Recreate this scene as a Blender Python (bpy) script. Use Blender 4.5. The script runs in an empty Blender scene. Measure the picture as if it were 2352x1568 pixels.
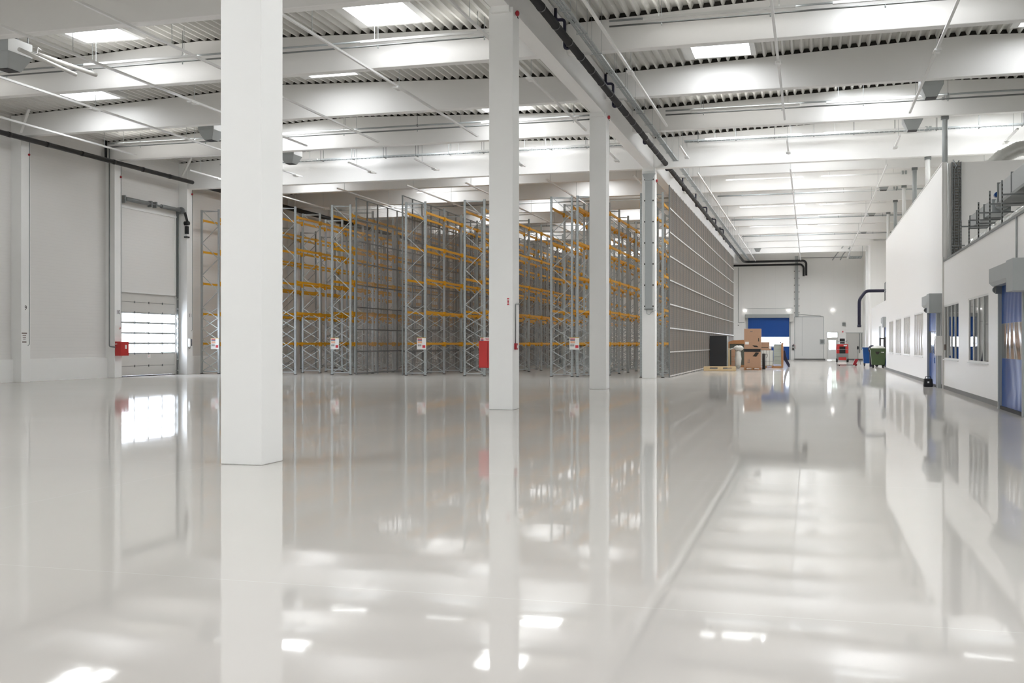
import bpy, math, random
from mathutils import Vector, Matrix
random.seed(7)
sc = bpy.context.scene
COL = sc.collection
# ------------------------------------------------------------------ camera, world, exposure
FPX = 2445.0; EYE = 1.56; YAW = math.atan(685 / FPX)
cd = bpy.data.cameras.new('camera'); cam = bpy.data.objects.new('camera', cd); COL.objects.link(cam)
cam.location = (0, 0, EYE); cam.rotation_euler = (math.pi / 2, 0, YAW)
cd.sensor_width = 36; cd.lens = FPX / 2352 * 36; cd.shift_y = 6 / 2352
cd.clip_start = 0.1; cd.clip_end = 500
sc.camera = cam
w = bpy.data.worlds.new('daylight'); sc.world = w; w.use_nodes = True
bg = w.node_tree.nodes['Background']; bg.inputs[0].default_value = (0.86, 0.92, 1.0, 1); bg.inputs[1].default_value = 14.0
vs = sc.view_settings
vs.view_transform = 'Standard'; vs.look = 'None'; vs.gamma = 1; vs.use_curve_mapping = False
vs.exposure = 0.98
SKY_E = 5.6; TUBE_E = 8.5; TUBE_REAR_E = 5.0; FILL_E = 0.5
cy = sc.cycles
cy.use_denoising = True
cy.max_bounces = 8; cy.diffuse_bounces = 6; cy.glossy_bounces = 3; cy.transmission_bounces = 3; cy.transparent_max_bounces = 8
cy.sample_clamp_indirect = 8; cy.caustics_reflective = False; cy.caustics_refractive = False
cy.use_adaptive_sampling = False

# ------------------------------------------------------------------ materials
def s2l(v): v /= 255.0; return v / 12.92 if v <= 0.04045 else ((v + 0.055) / 1.055) ** 2.4
def mat(name, rgb, rough=0.6, metal=0.0, spec=0.5, var=0.0, vscale=3.0, bump=0.0, bscale=20.0, coat=0.0):
    m = bpy.data.materials.new(name); m.use_nodes = True; nt = m.node_tree; b = nt.nodes['Principled BSDF']
    col = tuple(s2l(x) for x in rgb) + (1,)
    b.inputs['Base Color'].default_value = col; b.inputs['Roughness'].default_value = rough
    b.inputs['Metallic'].default_value = metal; b.inputs['Specular IOR Level'].default_value = spec
    b.inputs['Coat Weight'].default_value = coat
    if var or bump:
        tc = nt.nodes.new('ShaderNodeTexCoord'); nz = nt.nodes.new('ShaderNodeTexNoise')
        nt.links.new(tc.outputs['Object'], nz.inputs['Vector']); nz.inputs['Scale'].default_value = vscale; nz.inputs['Detail'].default_value = 4
        if var:
            mx = nt.nodes.new('ShaderNodeMix'); mx.data_type = 'RGBA'
            mx.inputs[6].default_value = tuple(c * (1 - var) for c in col[:3]) + (1,); mx.inputs[7].default_value = tuple(min(1, c * (1 + var)) for c in col[:3]) + (1,)
            nt.links.new(nz.outputs['Fac'], mx.inputs[0]); nt.links.new(mx.outputs[2], b.inputs['Base Color'])
        if bump:
            n2 = nt.nodes.new('ShaderNodeTexNoise'); n2.inputs['Scale'].default_value = bscale
            nt.links.new(tc.outputs['Object'], n2.inputs['Vector'])
            bp = nt.nodes.new('ShaderNodeBump'); bp.inputs['Strength'].default_value = bump; bp.inputs['Distance'].default_value = 0.01
            nt.links.new(n2.outputs['Fac'], bp.inputs['Height']); nt.links.new(bp.outputs[0], b.inputs['Normal'])
    return m
def emis(name, rgb, e):
    m = bpy.data.materials.new(name); m.use_nodes = True; nt = m.node_tree; nt.nodes.clear()
    o = nt.nodes.new('ShaderNodeOutputMaterial'); em = nt.nodes.new('ShaderNodeEmission')
    em.inputs[0].default_value = rgb + (1,); em.inputs[1].default_value = e; nt.links.new(em.outputs[0], o.inputs[0]); return m
def pane(name, tint=(0.95, 0.97, 0.97), gloss=1.0, rough=0.02):
    m = bpy.data.materials.new(name); m.use_nodes = True; nt = m.node_tree; nt.nodes.clear()
    o = nt.nodes.new('ShaderNodeOutputMaterial'); t = nt.nodes.new('ShaderNodeBsdfTransparent'); g = nt.nodes.new('ShaderNodeBsdfGlossy')
    fr = nt.nodes.new('ShaderNodeFresnel'); fr.inputs[0].default_value = 1.5; mx = nt.nodes.new('ShaderNodeMixShader')
    ml = nt.nodes.new('ShaderNodeMath'); ml.operation = 'MULTIPLY'; ml.inputs[1].default_value = gloss; ml.use_clamp = True
    t.inputs[0].default_value = tint + (1,); g.inputs['Roughness'].default_value = rough
    nt.links.new(fr.outputs[0], ml.inputs[0]); nt.links.new(ml.outputs[0], mx.inputs[0]); nt.links.new(t.outputs[0], mx.inputs[1]); nt.links.new(g.outputs[0], mx.inputs[2])
    nt.links.new(mx.outputs[0], o.inputs[0]); return m
def lines_mat(name, rgb, rough, axis, period, depth, dark=0.0, width=0.08):
    """painted sheet panels with fine parallel grooves along one axis (bump plus a slightly darker joint)"""
    m = mat(name, rgb, rough); nt = m.node_tree; b = nt.nodes['Principled BSDF']
    tc = nt.nodes.new('ShaderNodeTexCoord'); sp = nt.nodes.new('ShaderNodeSeparateXYZ'); nt.links.new(tc.outputs['Object'], sp.inputs[0])
    d = nt.nodes.new('ShaderNodeMath'); d.operation = 'DIVIDE'; d.inputs[1].default_value = period; nt.links.new(sp.outputs[axis], d.inputs[0])
    f = nt.nodes.new('ShaderNodeMath'); f.operation = 'FRACT'; nt.links.new(d.outputs[0], f.inputs[0])
    l = nt.nodes.new('ShaderNodeMath'); l.operation = 'LESS_THAN'; l.inputs[1].default_value = width; nt.links.new(f.outputs[0], l.inputs[0])
    if depth:
        iv = nt.nodes.new('ShaderNodeMath'); iv.operation = 'SUBTRACT'; iv.inputs[0].default_value = 1; nt.links.new(l.outputs[0], iv.inputs[1])
        bp = nt.nodes.new('ShaderNodeBump'); bp.inputs['Strength'].default_value = 0.5; bp.inputs['Distance'].default_value = depth
        nt.links.new(iv.outputs[0], bp.inputs['Height']); nt.links.new(bp.outputs[0], b.inputs['Normal'])
    if dark:
        col = b.inputs['Base Color'].default_value[:]
        mx = nt.nodes.new('ShaderNodeMix'); mx.data_type = 'RGBA'; mx.inputs[6].default_value = col; mx.inputs[7].default_value = tuple(c * (1 - dark) for c in col[:3]) + (1,)
        nt.links.new(l.outputs[0], mx.inputs[0]); nt.links.new(mx.outputs[2], b.inputs['Base Color'])
    return m

M = {}
M['concrete'] = mat('white_painted_concrete', (240, 240, 238), 0.55, var=0.01, vscale=2, bump=0.04, bscale=60)
M['beam'] = mat('white_painted_beam', (240, 239, 237), 0.5, var=0.008, vscale=1.2)
M['deck'] = mat('pale_grey_steel_deck', (214, 213, 208), 0.5, var=0.04, vscale=4)
M['dark'] = mat('dark_foam_filler', (52, 49, 45), 0.9)
M['wall'] = lines_mat('white_sandwich_panel', (244, 243, 240), 0.45, 0, 1.1, 0.003, 0.08, 0.012)
M['wallL'] = lines_mat('white_ribbed_facade_panel', (226, 224, 221), 0.5, 2, 0.14, 0.002, 0.025, 0.12)
M['cream'] = mat('cream_cleanroom_panel', (245, 243, 240), 0.35, var=0.004, vscale=1)
M['white'] = mat('white_paint', (228, 228, 226), 0.4, var=0.01)
M['offwhite'] = mat('off_white_paint', (205, 203, 198), 0.45, var=0.02)
M['grey'] = mat('light_grey_paint', (168, 172, 172), 0.4, var=0.03)
M['midgrey'] = mat('mid_grey_metal', (128, 131, 131), 0.4, metal=0.4, var=0.05)
M['galv'] = mat('galvanised_steel', (176, 181, 182), 0.42, metal=0.35, var=0.08, vscale=9)
M['galvl'] = mat('lit_galvanised_rail', (215, 215, 213), 0.35, metal=0.2, var=0.04)
M['galvd'] = mat('dull_galvanised_wire', (158, 152, 146), 0.5, metal=0.3, var=0.05)
M['orange'] = mat('orange_powder_coat', (222, 160, 10), 0.38, var=0.04)
M['black'] = mat('black_rubber', (24, 24, 25), 0.6, var=0.1)
M['pipe'] = mat('charcoal_plastic_pipe', (34, 33, 34), 0.42, var=0.06)
M['charcoal'] = mat('charcoal_panel', (38, 39, 41), 0.5, var=0.04)
M['navy'] = mat('navy_insulation', (26, 25, 52), 0.5, var=0.08)
M['red'] = mat('red_enamel', (188, 48, 46), 0.35, var=0.05)
M['reddark'] = mat('crimson_plastic', (160, 24, 38), 0.35)
M['blue'] = mat('blue_pvc_curtain', (12, 72, 146), 0.3, var=0.06, vscale=5, bump=0.5, bscale=3)
M['blueroll'] = lines_mat('blue_roller_curtain', (8, 76, 158), 0.35, 0, 0.19, 0.01)
M['binblue'] = mat('blue_bin_plastic', (20, 80, 150), 0.4, var=0.05)
M['bingreen'] = mat('dark_green_bin_plastic', (68, 88, 54), 0.45, var=0.05)
M['card'] = mat('brown_cardboard', (178, 142, 116), 0.8, var=0.06, vscale=6)
M['pine'] = mat('pale_pine', (216, 192, 150), 0.7, var=0.1, vscale=8)
M['wood'] = mat('orange_brown_timber', (172, 124, 82), 0.65, var=0.12, vscale=10)
M['film'] = mat('white_stretch_film', (214, 214, 208), 0.3, var=0.05, vscale=8, bump=0.6, bscale=12)
M['greyglass'] = mat('grey_green_panel', (96, 100, 92), 0.25)
M['paleglass'] = mat('pale_wrapped_panel', (176, 182, 172), 0.25, var=0.04)
M['foil'] = mat('silver_foil_insulation', (208, 208, 204), 0.3, metal=0.5, var=0.08, vscale=6, bump=0.6, bscale=9)
M['skirt'] = mat('grey_skirting', (112, 111, 109), 0.5)
M['glass'] = pane('window_glass', (0.9, 0.93, 0.93), 1.3)
M['softglass'] = pane('matt_window_glass', (1, 1, 1), 0.25, 0.2)
M['clear'] = pane('clear_pvc', (0.8, 0.82, 0.82), 1.6, 0.08)
M['doorglass'] = pane('daylit_door_glass', (0.97, 0.98, 1.0), 0.6)
M['sky'] = emis('skylight_daylight', (0.95, 0.975, 1.0), SKY_E)
M['tube'] = emis('lit_tube', (1.0, 0.985, 0.96), TUBE_E)
M['tube_rear'] = emis('lit_tube_rack_hall', (1.0, 0.975, 0.94), TUBE_REAR_E)
M['daylight'] = emis('added_fill_glow', (0.93, 0.97, 1.0), FILL_E)  # glow of the strips added behind the viewpoint
M['lampglow'] = emis('lamp_glow', (1.0, 0.98, 0.95), 2.6)
M['screen'] = mat('dark_ink', (60, 58, 60), 0.6)
M['brownink'] = mat('brown_ink', (122, 108, 102), 0.6)
M['paper'] = mat('white_sign_board', (236, 235, 232), 0.4)
M['signred'] = mat('sign_red', (206, 58, 72), 0.5)
M['signnavy'] = mat('sign_navy', (70, 66, 110), 0.5)
M['signorange'] = mat('sign_orange', (226, 146, 92), 0.5)
M['yellow'] = mat('yellow_tie', (206, 170, 40), 0.5)
M['roomdark'] = mat('interior_grey', (200, 197, 192), 0.7)
M['blind'] = lines_mat('cream_vertical_blind', (240, 234, 226), 0.7, 1, 0.13, 0.02, 0.12, 0.18)
# floor: polished light grey epoxy with faint joints and a slight waviness
fm = bpy.data.materials.new('polished_grey_epoxy'); fm.use_nodes = True; nt = fm.node_tree; b = nt.nodes['Principled BSDF']
tc = nt.nodes.new('ShaderNodeTexCoord')
n1 = nt.nodes.new('ShaderNodeTexNoise'); n1.inputs['Scale'].default_value = 0.35; n1.inputs['Detail'].default_value = 5; nt.links.new(tc.outputs['Object'], n1.inputs['Vector'])
mx = nt.nodes.new('ShaderNodeMix'); mx.data_type = 'RGBA'
mx.inputs[6].default_value = (s2l(186), s2l(181), s2l(175), 1); mx.inputs[7].default_value = (s2l(193), s2l(189), s2l(184), 1)
nt.links.new(n1.outputs['Fac'], mx.inputs[0])
sp = nt.nodes.new('ShaderNodeSeparateXYZ'); nt.links.new(tc.outputs['Object'], sp.inputs[0])
fac = None
for ax, off, per in ((0, 7.4, 12.0), (1, 5.72, 6.0)):
    a = nt.nodes.new('ShaderNodeMath'); a.operation = 'ADD'; a.inputs[1].default_value = off + 60; nt.links.new(sp.outputs[ax], a.inputs[0])
    d = nt.nodes.new('ShaderNodeMath'); d.operation = 'DIVIDE'; d.inputs[1].default_value = per; nt.links.new(a.outputs[0], d.inputs[0])
    f = nt.nodes.new('ShaderNodeMath'); f.operation = 'FRACT'; nt.links.new(d.outputs[0], f.inputs[0])
    l = nt.nodes.new('ShaderNodeMath'); l.operation = 'LESS_THAN'; l.inputs[1].default_value = 0.0075 / per; nt.links.new(f.outputs[0], l.inputs[0])
    if fac is None: fac = l
    else:
        q = nt.nodes.new('ShaderNodeMath'); q.operation = 'MAXIMUM'; nt.links.new(fac.outputs[0], q.inputs[0]); nt.links.new(l.outputs[0], q.inputs[1]); fac = q
m2 = nt.nodes.new('ShaderNodeMix'); m2.data_type = 'RGBA'; nt.links.new(fac.outputs[0], m2.inputs[0]); nt.links.new(mx.outputs[2], m2.inputs[6]); m2.inputs[7].default_value = (s2l(201), s2l(198), s2l(194), 1)
nt.links.new(m2.outputs[2], b.inputs['Base Color'])
n2 = nt.nodes.new('ShaderNodeTexNoise'); n2.inputs['Scale'].default_value = 1.6; n2.inputs['Detail'].default_value = 3; nt.links.new(tc.outputs['Object'], n2.inputs['Vector'])
bp = nt.nodes.new('ShaderNodeBump'); bp.inputs['Strength'].default_value = 0.32; bp.inputs['Distance'].default_value = 0.0022; nt.links.new(n2.outputs['Fac'], bp.inputs['Height']); nt.links.new(bp.outputs[0], b.inputs['Normal'])
n3 = nt.nodes.new('ShaderNodeTexNoise'); n3.inputs['Scale'].default_value = 0.8; n3.inputs['Detail'].default_value = 6; nt.links.new(tc.outputs['Object'], n3.inputs['Vector'])
mr = nt.nodes.new('ShaderNodeMapRange'); mr.inputs[3].default_value = 0.02; mr.inputs[4].default_value = 0.055; nt.links.new(n3.outputs['Fac'], mr.inputs[0]); nt.links.new(mr.outputs[0], b.inputs['Roughness'])
nt.nodes.remove(b); out = nt.nodes['Material Output']
df = nt.nodes.new('ShaderNodeBsdfDiffuse'); gl = nt.nodes.new('ShaderNodeBsdfGlossy'); fz = nt.nodes.new('ShaderNodeFresnel'); fz.inputs[0].default_value = 1.52
mn = nt.nodes.new('ShaderNodeMath'); mn.operation = 'MINIMUM'; mn.inputs[1].default_value = 0.56; ms = nt.nodes.new('ShaderNodeMixShader')
nt.links.new(m2.outputs[2], df.inputs[0]); nt.links.new(mr.outputs[0], gl.inputs['Roughness']); nt.links.new(bp.outputs[0], gl.inputs['Normal'])
gl.inputs[0].default_value = (1, 1, 1, 1); nt.links.new(fz.outputs[0], mn.inputs[0]); nt.links.new(mn.outputs[0], ms.inputs[0]); nt.links.new(df.outputs[0], ms.inputs[1]); nt.links.new(gl.outputs[0], ms.inputs[2]); nt.links.new(ms.outputs[0], out.inputs[0])
M['floor'] = fm
# galvanised uprights with rows of slots
um = mat('slotted_galvanised_upright', (172, 178, 179), 0.42, metal=0.3); nt = um.node_tree; b = nt.nodes['Principled BSDF']
tc = nt.nodes.new('ShaderNodeTexCoord'); sp = nt.nodes.new('ShaderNodeSeparateXYZ'); nt.links.new(tc.outputs['Object'], sp.inputs[0])
def mth(op, a, v=None, bb=None):
    n = nt.nodes.new('ShaderNodeMath'); n.operation = op; nt.links.new(a, n.inputs[0])
    if v is not None: n.inputs[1].default_value = v
    if bb is not None: nt.links.new(bb, n.inputs[1])
    return n.outputs[0]
zf = mth('LESS_THAN', mth('FRACT', mth('DIVIDE', sp.outputs[2], 0.075)), 0.4)
xa = mth('ABSOLUTE', sp.outputs[0]); xf = mth('MULTIPLY', mth('GREATER_THAN', xa, 0.018), None, mth('LESS_THAN', xa, 0.034))
ff = mth('MULTIPLY', zf, None, xf)
mx = nt.nodes.new('ShaderNodeMix'); mx.data_type = 'RGBA'; mx.inputs[6].default_value = b.inputs['Base Color'].default_value[:]; mx.inputs[7].default_value = (0.2, 0.2, 0.2, 1)
nt.links.new(ff, mx.inputs[0]); nt.links.new(mx.outputs[2], b.inputs['Base Color'])
M['upright'] = um

# ------------------------------------------------------------------ mesh helpers
class MB:
    def __init__(s): s.v = []; s.f = []; s.sm = []
    def quadbox(s, c8, smooth=False):
        n = len(s.v); s.v += [tuple(p) for p in c8]
        for q in ((0, 3, 2, 1), (4, 5, 6, 7), (0, 1, 5, 4), (1, 2, 6, 5), (2, 3, 7, 6), (3, 0, 4, 7)): s.f.append(tuple(n + i for i in q)); s.sm.append(smooth)
        return s
    def box(s, x0, x1, y0, y1, z0, z1):
        return s.quadbox([(x0, y0, z0), (x1, y0, z0), (x1, y1, z0), (x0, y1, z0), (x0, y0, z1), (x1, y0, z1), (x1, y1, z1), (x0, y1, z1)])
    def bar(s, a, b, w, h=None, up=(0, 0, 1)):
        """rectangular bar from a to b"""
        h = h or w; a = Vector(a); b = Vector(b); d = (b - a).normalized(); u = Vector(up)
        if abs(d.dot(u)) > 0.98: u = Vector((1, 0, 0))
        r = d.cross(u).normalized(); u = r.cross(d).normalized()
        c = []
        for p in (a, b):
            for i, j in ((-1, -1), (1, -1), (1, 1), (-1, 1)): c.append(p + r * (i * w / 2) + u * (j * h / 2))
        n = len(s.v); s.v += [tuple(p) for p in c]
        for q in ((3, 2, 1, 0), (4, 5, 6, 7), (0, 1, 5, 4), (1, 2, 6, 5), (2, 3, 7, 6), (3, 0, 4, 7)): s.f.append(tuple(n + i for i in q)); s.sm.append(False)
        return s
    def cyl(s, a, b, r, n=12, r2=None, caps=True):
        a = Vector(a); b = Vector(b); d = (b - a).normalized(); u = Vector((0, 0, 1)) if abs(d.z) < 0.95 else Vector((1, 0, 0))
        x = d.cross(u).normalized(); y = d.cross(x).normalized(); k = len(s.v)
        for p, rr in ((a, r), (b, r if r2 is None else r2)):
            for i in range(n):
                t = 2 * math.pi * i / n; s.v.append(tuple(p + x * (rr * math.cos(t)) + y * (rr * math.sin(t))))
        for i in range(n): j = (i + 1) % n; s.f.append((k + i, k + n + i, k + n + j, k + j)); s.sm.append(True)
        if caps: s.f.append(tuple(k + i for i in range(n))); s.sm.append(False); s.f.append(tuple(k + n + i for i in reversed(range(n)))); s.sm.append(False)
        return s
    def tube(s, pts, r, n=10, rad=None):
        """pipe along a polyline with rounded corners"""
        pts = [Vector(p) for p in pts]; P = [pts[0]]
        rad = rad if rad is not None else r * 2.2
        for i in range(1, len(pts) - 1):
            a, b, c = pts[i - 1], pts[i], pts[i + 1]; d1 = (a - b); d2 = (c - b); L = min(rad, d1.length * 0.45, d2.length * 0.45)
            p1 = b + d1.normalized() * L; p2 = b + d2.normalized() * L
            for t in (0, 0.25, 0.5, 0.75, 1): P.append(p1 * (1 - t) ** 2 + b * 2 * t * (1 - t) + p2 * t * t)
        P.append(pts[-1]); k = len(s.v); px = None
        for i, p in enumerate(P):
            d = (P[min(i + 1, len(P) - 1)] - P[max(i - 1, 0)]).normalized()
            if px is None:
                u = Vector((0, 0, 1)) if abs(d.z) < 0.9 else Vector((1, 0, 0)); px = d.cross(u).normalized()
            else: px = (px - d * px.dot(d)).normalized()
            py = d.cross(px)
            rr = r[i] if isinstance(r, list) else r
            for j in range(n): t = 2 * math.pi * j / n; s.v.append(tuple(p + px * (rr * math.cos(t)) + py * (rr * math.sin(t))))
        for i in range(len(P) - 1):
            for j in range(n): q = (j + 1) % n; s.f.append((k + i * n + j, k + (i + 1) * n + j, k + (i + 1) * n + q, k + i * n + q)); s.sm.append(True)
        s.f.append(tuple(k + j for j in range(n))); s.sm.append(False); e = k + (len(P) - 1) * n; s.f.append(tuple(e + j for j in reversed(range(n)))); s.sm.append(False)
        return s
    def prism(s, poly, z0, z1, ax='z'):
        """extrude polygon [(a,b)]: ax z -> (x,y); ax y -> (x,z) along y; ax x -> (y,z) along x"""
        n = len(poly); k = len(s.v)
        def P(a, b, c): return (a, b, c) if ax == 'z' else ((a, c, b) if ax == 'y' else (c, a, b))
        for c in (z0, z1):
            for a, b in poly: s.v.append(P(a, b, c))
        for i in range(n): j = (i + 1) % n; s.f.append((k + i, k + j, k + n + j, k + n + i)); s.sm.append(False)
        s.f.append(tuple(k + i for i in reversed(range(n)))); s.sm.append(False); s.f.append(tuple(k + n + i for i in range(n))); s.sm.append(False)
        return s
    def ell(s, c, r, n=12, m=8, fn=None):
        k = len(s.v)
        for i in range(m + 1):
            ph = math.pi * i / m
            for j in range(n):
                t = 2 * math.pi * j / n; q = 1 if fn is None else fn(t, ph)
                s.v.append((c[0] + r[0] * q * math.sin(ph) * math.cos(t), c[1] + r[1] * q * math.sin(ph) * math.sin(t), c[2] + r[2] * q * math.cos(ph)))
        for i in range(m):
            for j in range(n): q = (j + 1) % n; s.f.append((k + i * n + j, k + (i + 1) * n + j, k + (i + 1) * n + q, k + i * n + q)); s.sm.append(True)
        return s
    def mesh(s, name, m):
        me = bpy.data.meshes.new(name); me.from_pydata(s.v, [], s.f); me.materials.append(M[m] if isinstance(m, str) else m)
        me.polygons.foreach_set('use_smooth', s.sm); me.update(); return me
def put(me, name, parent=None, loc=(0, 0, 0), rz=0.0, scale=None):
    o = bpy.data.objects.new(name, me); COL.objects.link(o); o.location = loc; o.rotation_euler[2] = rz
    if scale: o.scale = scale
    if parent: o.parent = parent
    return o
def obj(name, mb, m, parent=None, loc=(0, 0, 0), rz=0.0, bevel=0.0):
    o = put(mb.mesh(name, m), name, parent, loc, rz)
    if bevel:
        bv = o.modifiers.new('bevel', 'BEVEL'); bv.width = bevel; bv.segments = 2; bv.limit_method = 'ANGLE'
    return o
def tag(o, label, cat=None, group=None, kind=None):
    o['label'] = label
    if cat: o['category'] = cat
    if group: o['group'] = group
    if kind: o['kind'] = kind
    return o
def thing(name, label, cat, loc=(0, 0, 0), group=None, rz=0.0, kind=None):
    o = bpy.data.objects.new(name, None); COL.objects.link(o); o.location = loc; o.rotation_euler[2] = rz; o.empty_display_size = 0.2
    return tag(o, label, cat, group, kind)
def B(*a): return MB().box(*a)
def struct(name, mb, m, label, parent=None):
    o = obj(name, mb, m, parent); o['kind'] = 'structure'; o['label'] = label; return o
def text(name, s, size, m, parent, loc, rot, depth=0.002):
    c = bpy.data.curves.new(name, 'FONT'); c.body = s; c.size = size; c.extrude = depth; c.align_x = 'CENTER'; c.align_y = 'CENTER'
    c.materials.append(M[m]); q = bpy.data.objects.new('tmp', c); me = bpy.data.meshes.new_from_object(q); bpy.data.objects.remove(q)
    o = bpy.data.objects.new(name, me); COL.objects.link(o); o.location = loc; o.rotation_euler = rot; o.parent = parent; return o
def ordn(i): return ['first', 'second', 'third', 'fourth', 'fifth', 'sixth', 'seventh', 'eighth', 'ninth', 'tenth', 'eleventh', 'twelfth', 'thirteenth', 'fourteenth', 'fifteenth', 'sixteenth', 'seventeenth', 'eighteenth'][i]

XL, XR, Y0, YE = -31.5, 17.0, -10.0, 108.3
RX = 4.5     # face of the inner buildings on the right
def roofz(x):
    if x < -7.1: return 11.38 - abs(x + 19.1) * 0.0375
    return 11.38 - abs(x - 4.9) * 0.0375

# ------------------------------------------------------------------ shell
struct('floor', B(XL - 0.6, XR + 0.5, Y0 - 0.5, YE + 2.5, -0.3, 0.0), 'floor', 'polished light grey epoxy floor mirroring the hall')
# skylight openings (x0, x1, yfar)
SKY = [(-22.4, -20.45, 29.3), (-12.75, -10.9, 29.5), (1.2, 3.15, 29.4), (-27.5, -25.6, 35.5), (-17.45, -15.6, 35.3), (-3.7, -1.85, 35.7), (6.1, 8.0, 35.5),
       (-22.4, -20.45, 41.6), (-12.8, -10.9, 41.7), (1.2, 3.2, 41.7), (-27.5, -25.6, 47.3), (-17.45, -15.6, 47.3), (-3.7, -1.85, 47.5), (6.1, 8.0, 47.5)]
for kb in range(-1, 17):  # further skylights out of view, added to brighten the hall
    yb = 6.45 + 6 * kb
    if 24 < yb < 48: continue
    sets = ((-22.4, -12.75, 1.2, 11.0), (-27.5, -17.45, -3.7, 6.1))
    if yb < 24:
        for xa in sets[(kb + 1) % 2]: SKY.append((xa, xa + 3.1, yb - 0.8, 3.3))
    else:
        for xa in sets[(kb + 1) % 2][:2]: SKY.append((xa, xa + 1.9, yb - 0.8, 2.4))
        for xa in (-4.6, -0.6, 10.0): SKY.append((xa, xa + 2.2, yb - 1.6, 3.0))
SL = 2.4
mb = MB(); P = 0.30; x = XL
while x < XR:
    prof = [(0, 0), (0.06, 0), (0.11, 0.14), (0.25, 0.14), (0.30, 0.0)]     # trapezoid rib, open side down
    ivs = [(Y0, YE)]
    for (a, b_, yf, *ln) in SKY:
        if x + P > a and x < b_:
            nv = []
            for (p, q) in ivs:
                s0, s1 = yf - (ln[0] if ln else SL), yf
                if s0 >= q or s1 <= p: nv.append((p, q)); continue
                if s0 > p: nv.append((p, s0))
                if s1 < q: nv.append((s1, q))
            ivs = nv
    for (p, q) in ivs:
        k = len(mb.v)
        for yy in (p, q):
            for (dx, dz) in prof: mb.v.append((x + dx, yy, roofz(x + dx) + dz))
        for i in range(len(prof) - 1): mb.f.append((k + i, k + 5 + i, k + 6 + i, k + i + 1)); mb.sm.append(False)
    x += P
struct('ceiling', mb, 'deck', 'ribbed pale grey steel roof deck above the beams')
for i, (a, b_, yf, *ln) in enumerate(SKY):
    z = max(roofz(a), roofz(b_)); zl = min(roofz(a), roofz(b_))
    t = bpy.data.objects.new('window_%d' % (i + 1), None); COL.objects.link(t); t['kind'] = 'structure'
    t['label'] = 'bright square skylight in the ribbed roof deck, unseen ones added for light'
    t['group'] = 'skylights in the roof deck'
    fr = MB(); s0, s1 = yf - (ln[0] if ln else SL), yf; a0, b0 = math.floor((a - XL) / P) * P + XL, math.ceil((b_ - XL) / P) * P + XL
    fr.box(a0 - 0.1, a + 0.02, s0 - 0.1, s1 + 0.1, zl - 0.02, z + 0.35).box(b_ - 0.02, b0 + 0.1, s0 - 0.1, s1 + 0.1, zl - 0.02, z + 0.35)
    fr.box(a0, b0, s0 - 0.1, s0 + 0.02, zl - 0.019, z + 0.35).box(a0, b0, s1 - 0.02, s1 + 0.1, zl - 0.019, z + 0.35)
    obj('frame', fr, 'white', t); obj('pane', B(a, b_, s0, s1, z + 0.1, z + 0.14), 'sky', t)
# outer walls
wb = MB().box(XL - 0.5, XR + 0.5, Y0 - 0.3, Y0, 0, 4.0).box(XL - 0.5, XR + 0.5, Y0 - 0.3, Y0, 9.0, 11.7)
for i in range(9): wb.box(XL - 0.5 + i * 6, XL + 0.1 + i * 6 - 0.3, Y0 - 0.3, Y0, 4.0, 9.0)
struct('wall_back', wb.box(16.4, XR + 0.5, Y0 - 0.3, Y0, 4.0, 9.0), 'wall', 'white wall behind the viewpoint')
for i in range(8):
    xa = XL - 0.2 + i * 6; t = bpy.data.objects.new('window_%d' % (160 + i), None); COL.objects.link(t); tag(t, 'added glowing fill strip in the wall behind the viewpoint', group='added fill strips', kind='structure')
    obj('frame', MB().box(xa, xa + 5.7, Y0 - 0.1, Y0 - 0.02, 6.45, 6.55).box(xa + 1.85, xa + 1.95, Y0 - 0.11, Y0 - 0.021, 4.0, 9.0).box(xa + 3.75, xa + 3.85, Y0 - 0.11, Y0 - 0.021, 4.0, 9.0), 'white', t)
    obj('pane', B(xa - 0.1, xa + 5.8, Y0 - 0.2, Y0 - 0.18, 4.0, 9.0), 'daylight', t)  # glowing panes added behind the viewpoint to fill the hall with light
struct('wall_right', B(XR, XR + 0.3, Y0, YE, 0, 11.7), 'wall', 'outer white wall far to the right')
DY0, DY1, DZ = 43.62, 48.22, 4.07      # dock door opening in left wall
wl = MB(); wl.box(XL - 0.25, XL, Y0, DY0, 0, 11.5).box(XL - 0.25, XL, DY0, DY1, DZ, 11.5).box(XL - 0.25, XL, DY1, YE, 0, 11.5)
struct('wall_left', wl, 'wallL', 'grey-white ribbed panel wall along the left side')
pl = MB()
for a, b_ in ((Y0, 36.42), (36.95, 42.5), (48.95, YE)): pl.box(XL, XL + 0.12, a, b_, 0, 0.93)
struct('trim_1', pl, 'concrete', 'smooth white concrete plinth along the foot of the left wall')
EY = YE
DX0, DX1 = -5.95, -2.0                 # roller door opening in the end wall
PX0, PX1 = 1.55, 2.6                   # personnel door
we = MB(); we.box(XL - 0.25, DX0, EY, EY + 0.3, 0, 11.7).box(DX0, DX1, EY, EY + 0.3, 4.15, 11.7).box(DX1, PX0, EY, EY + 0.3, 0, 11.7).box(PX0, PX1, EY, EY + 0.3, 2.75, 11.7).box(PX1, XR, EY, EY + 0.3, 0, 11.7)
struct('wall_end', we, 'wall', 'white panel wall closing the far end of the hall')
struct('baseboard_end', B(-1.55, 1.42, EY - 0.04, EY, 0, 0.14).box(2.75, 4.9, EY - 0.041, EY, 0, 0.14), 'skirt', 'dark grey skirting at the foot of the far wall')

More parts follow.
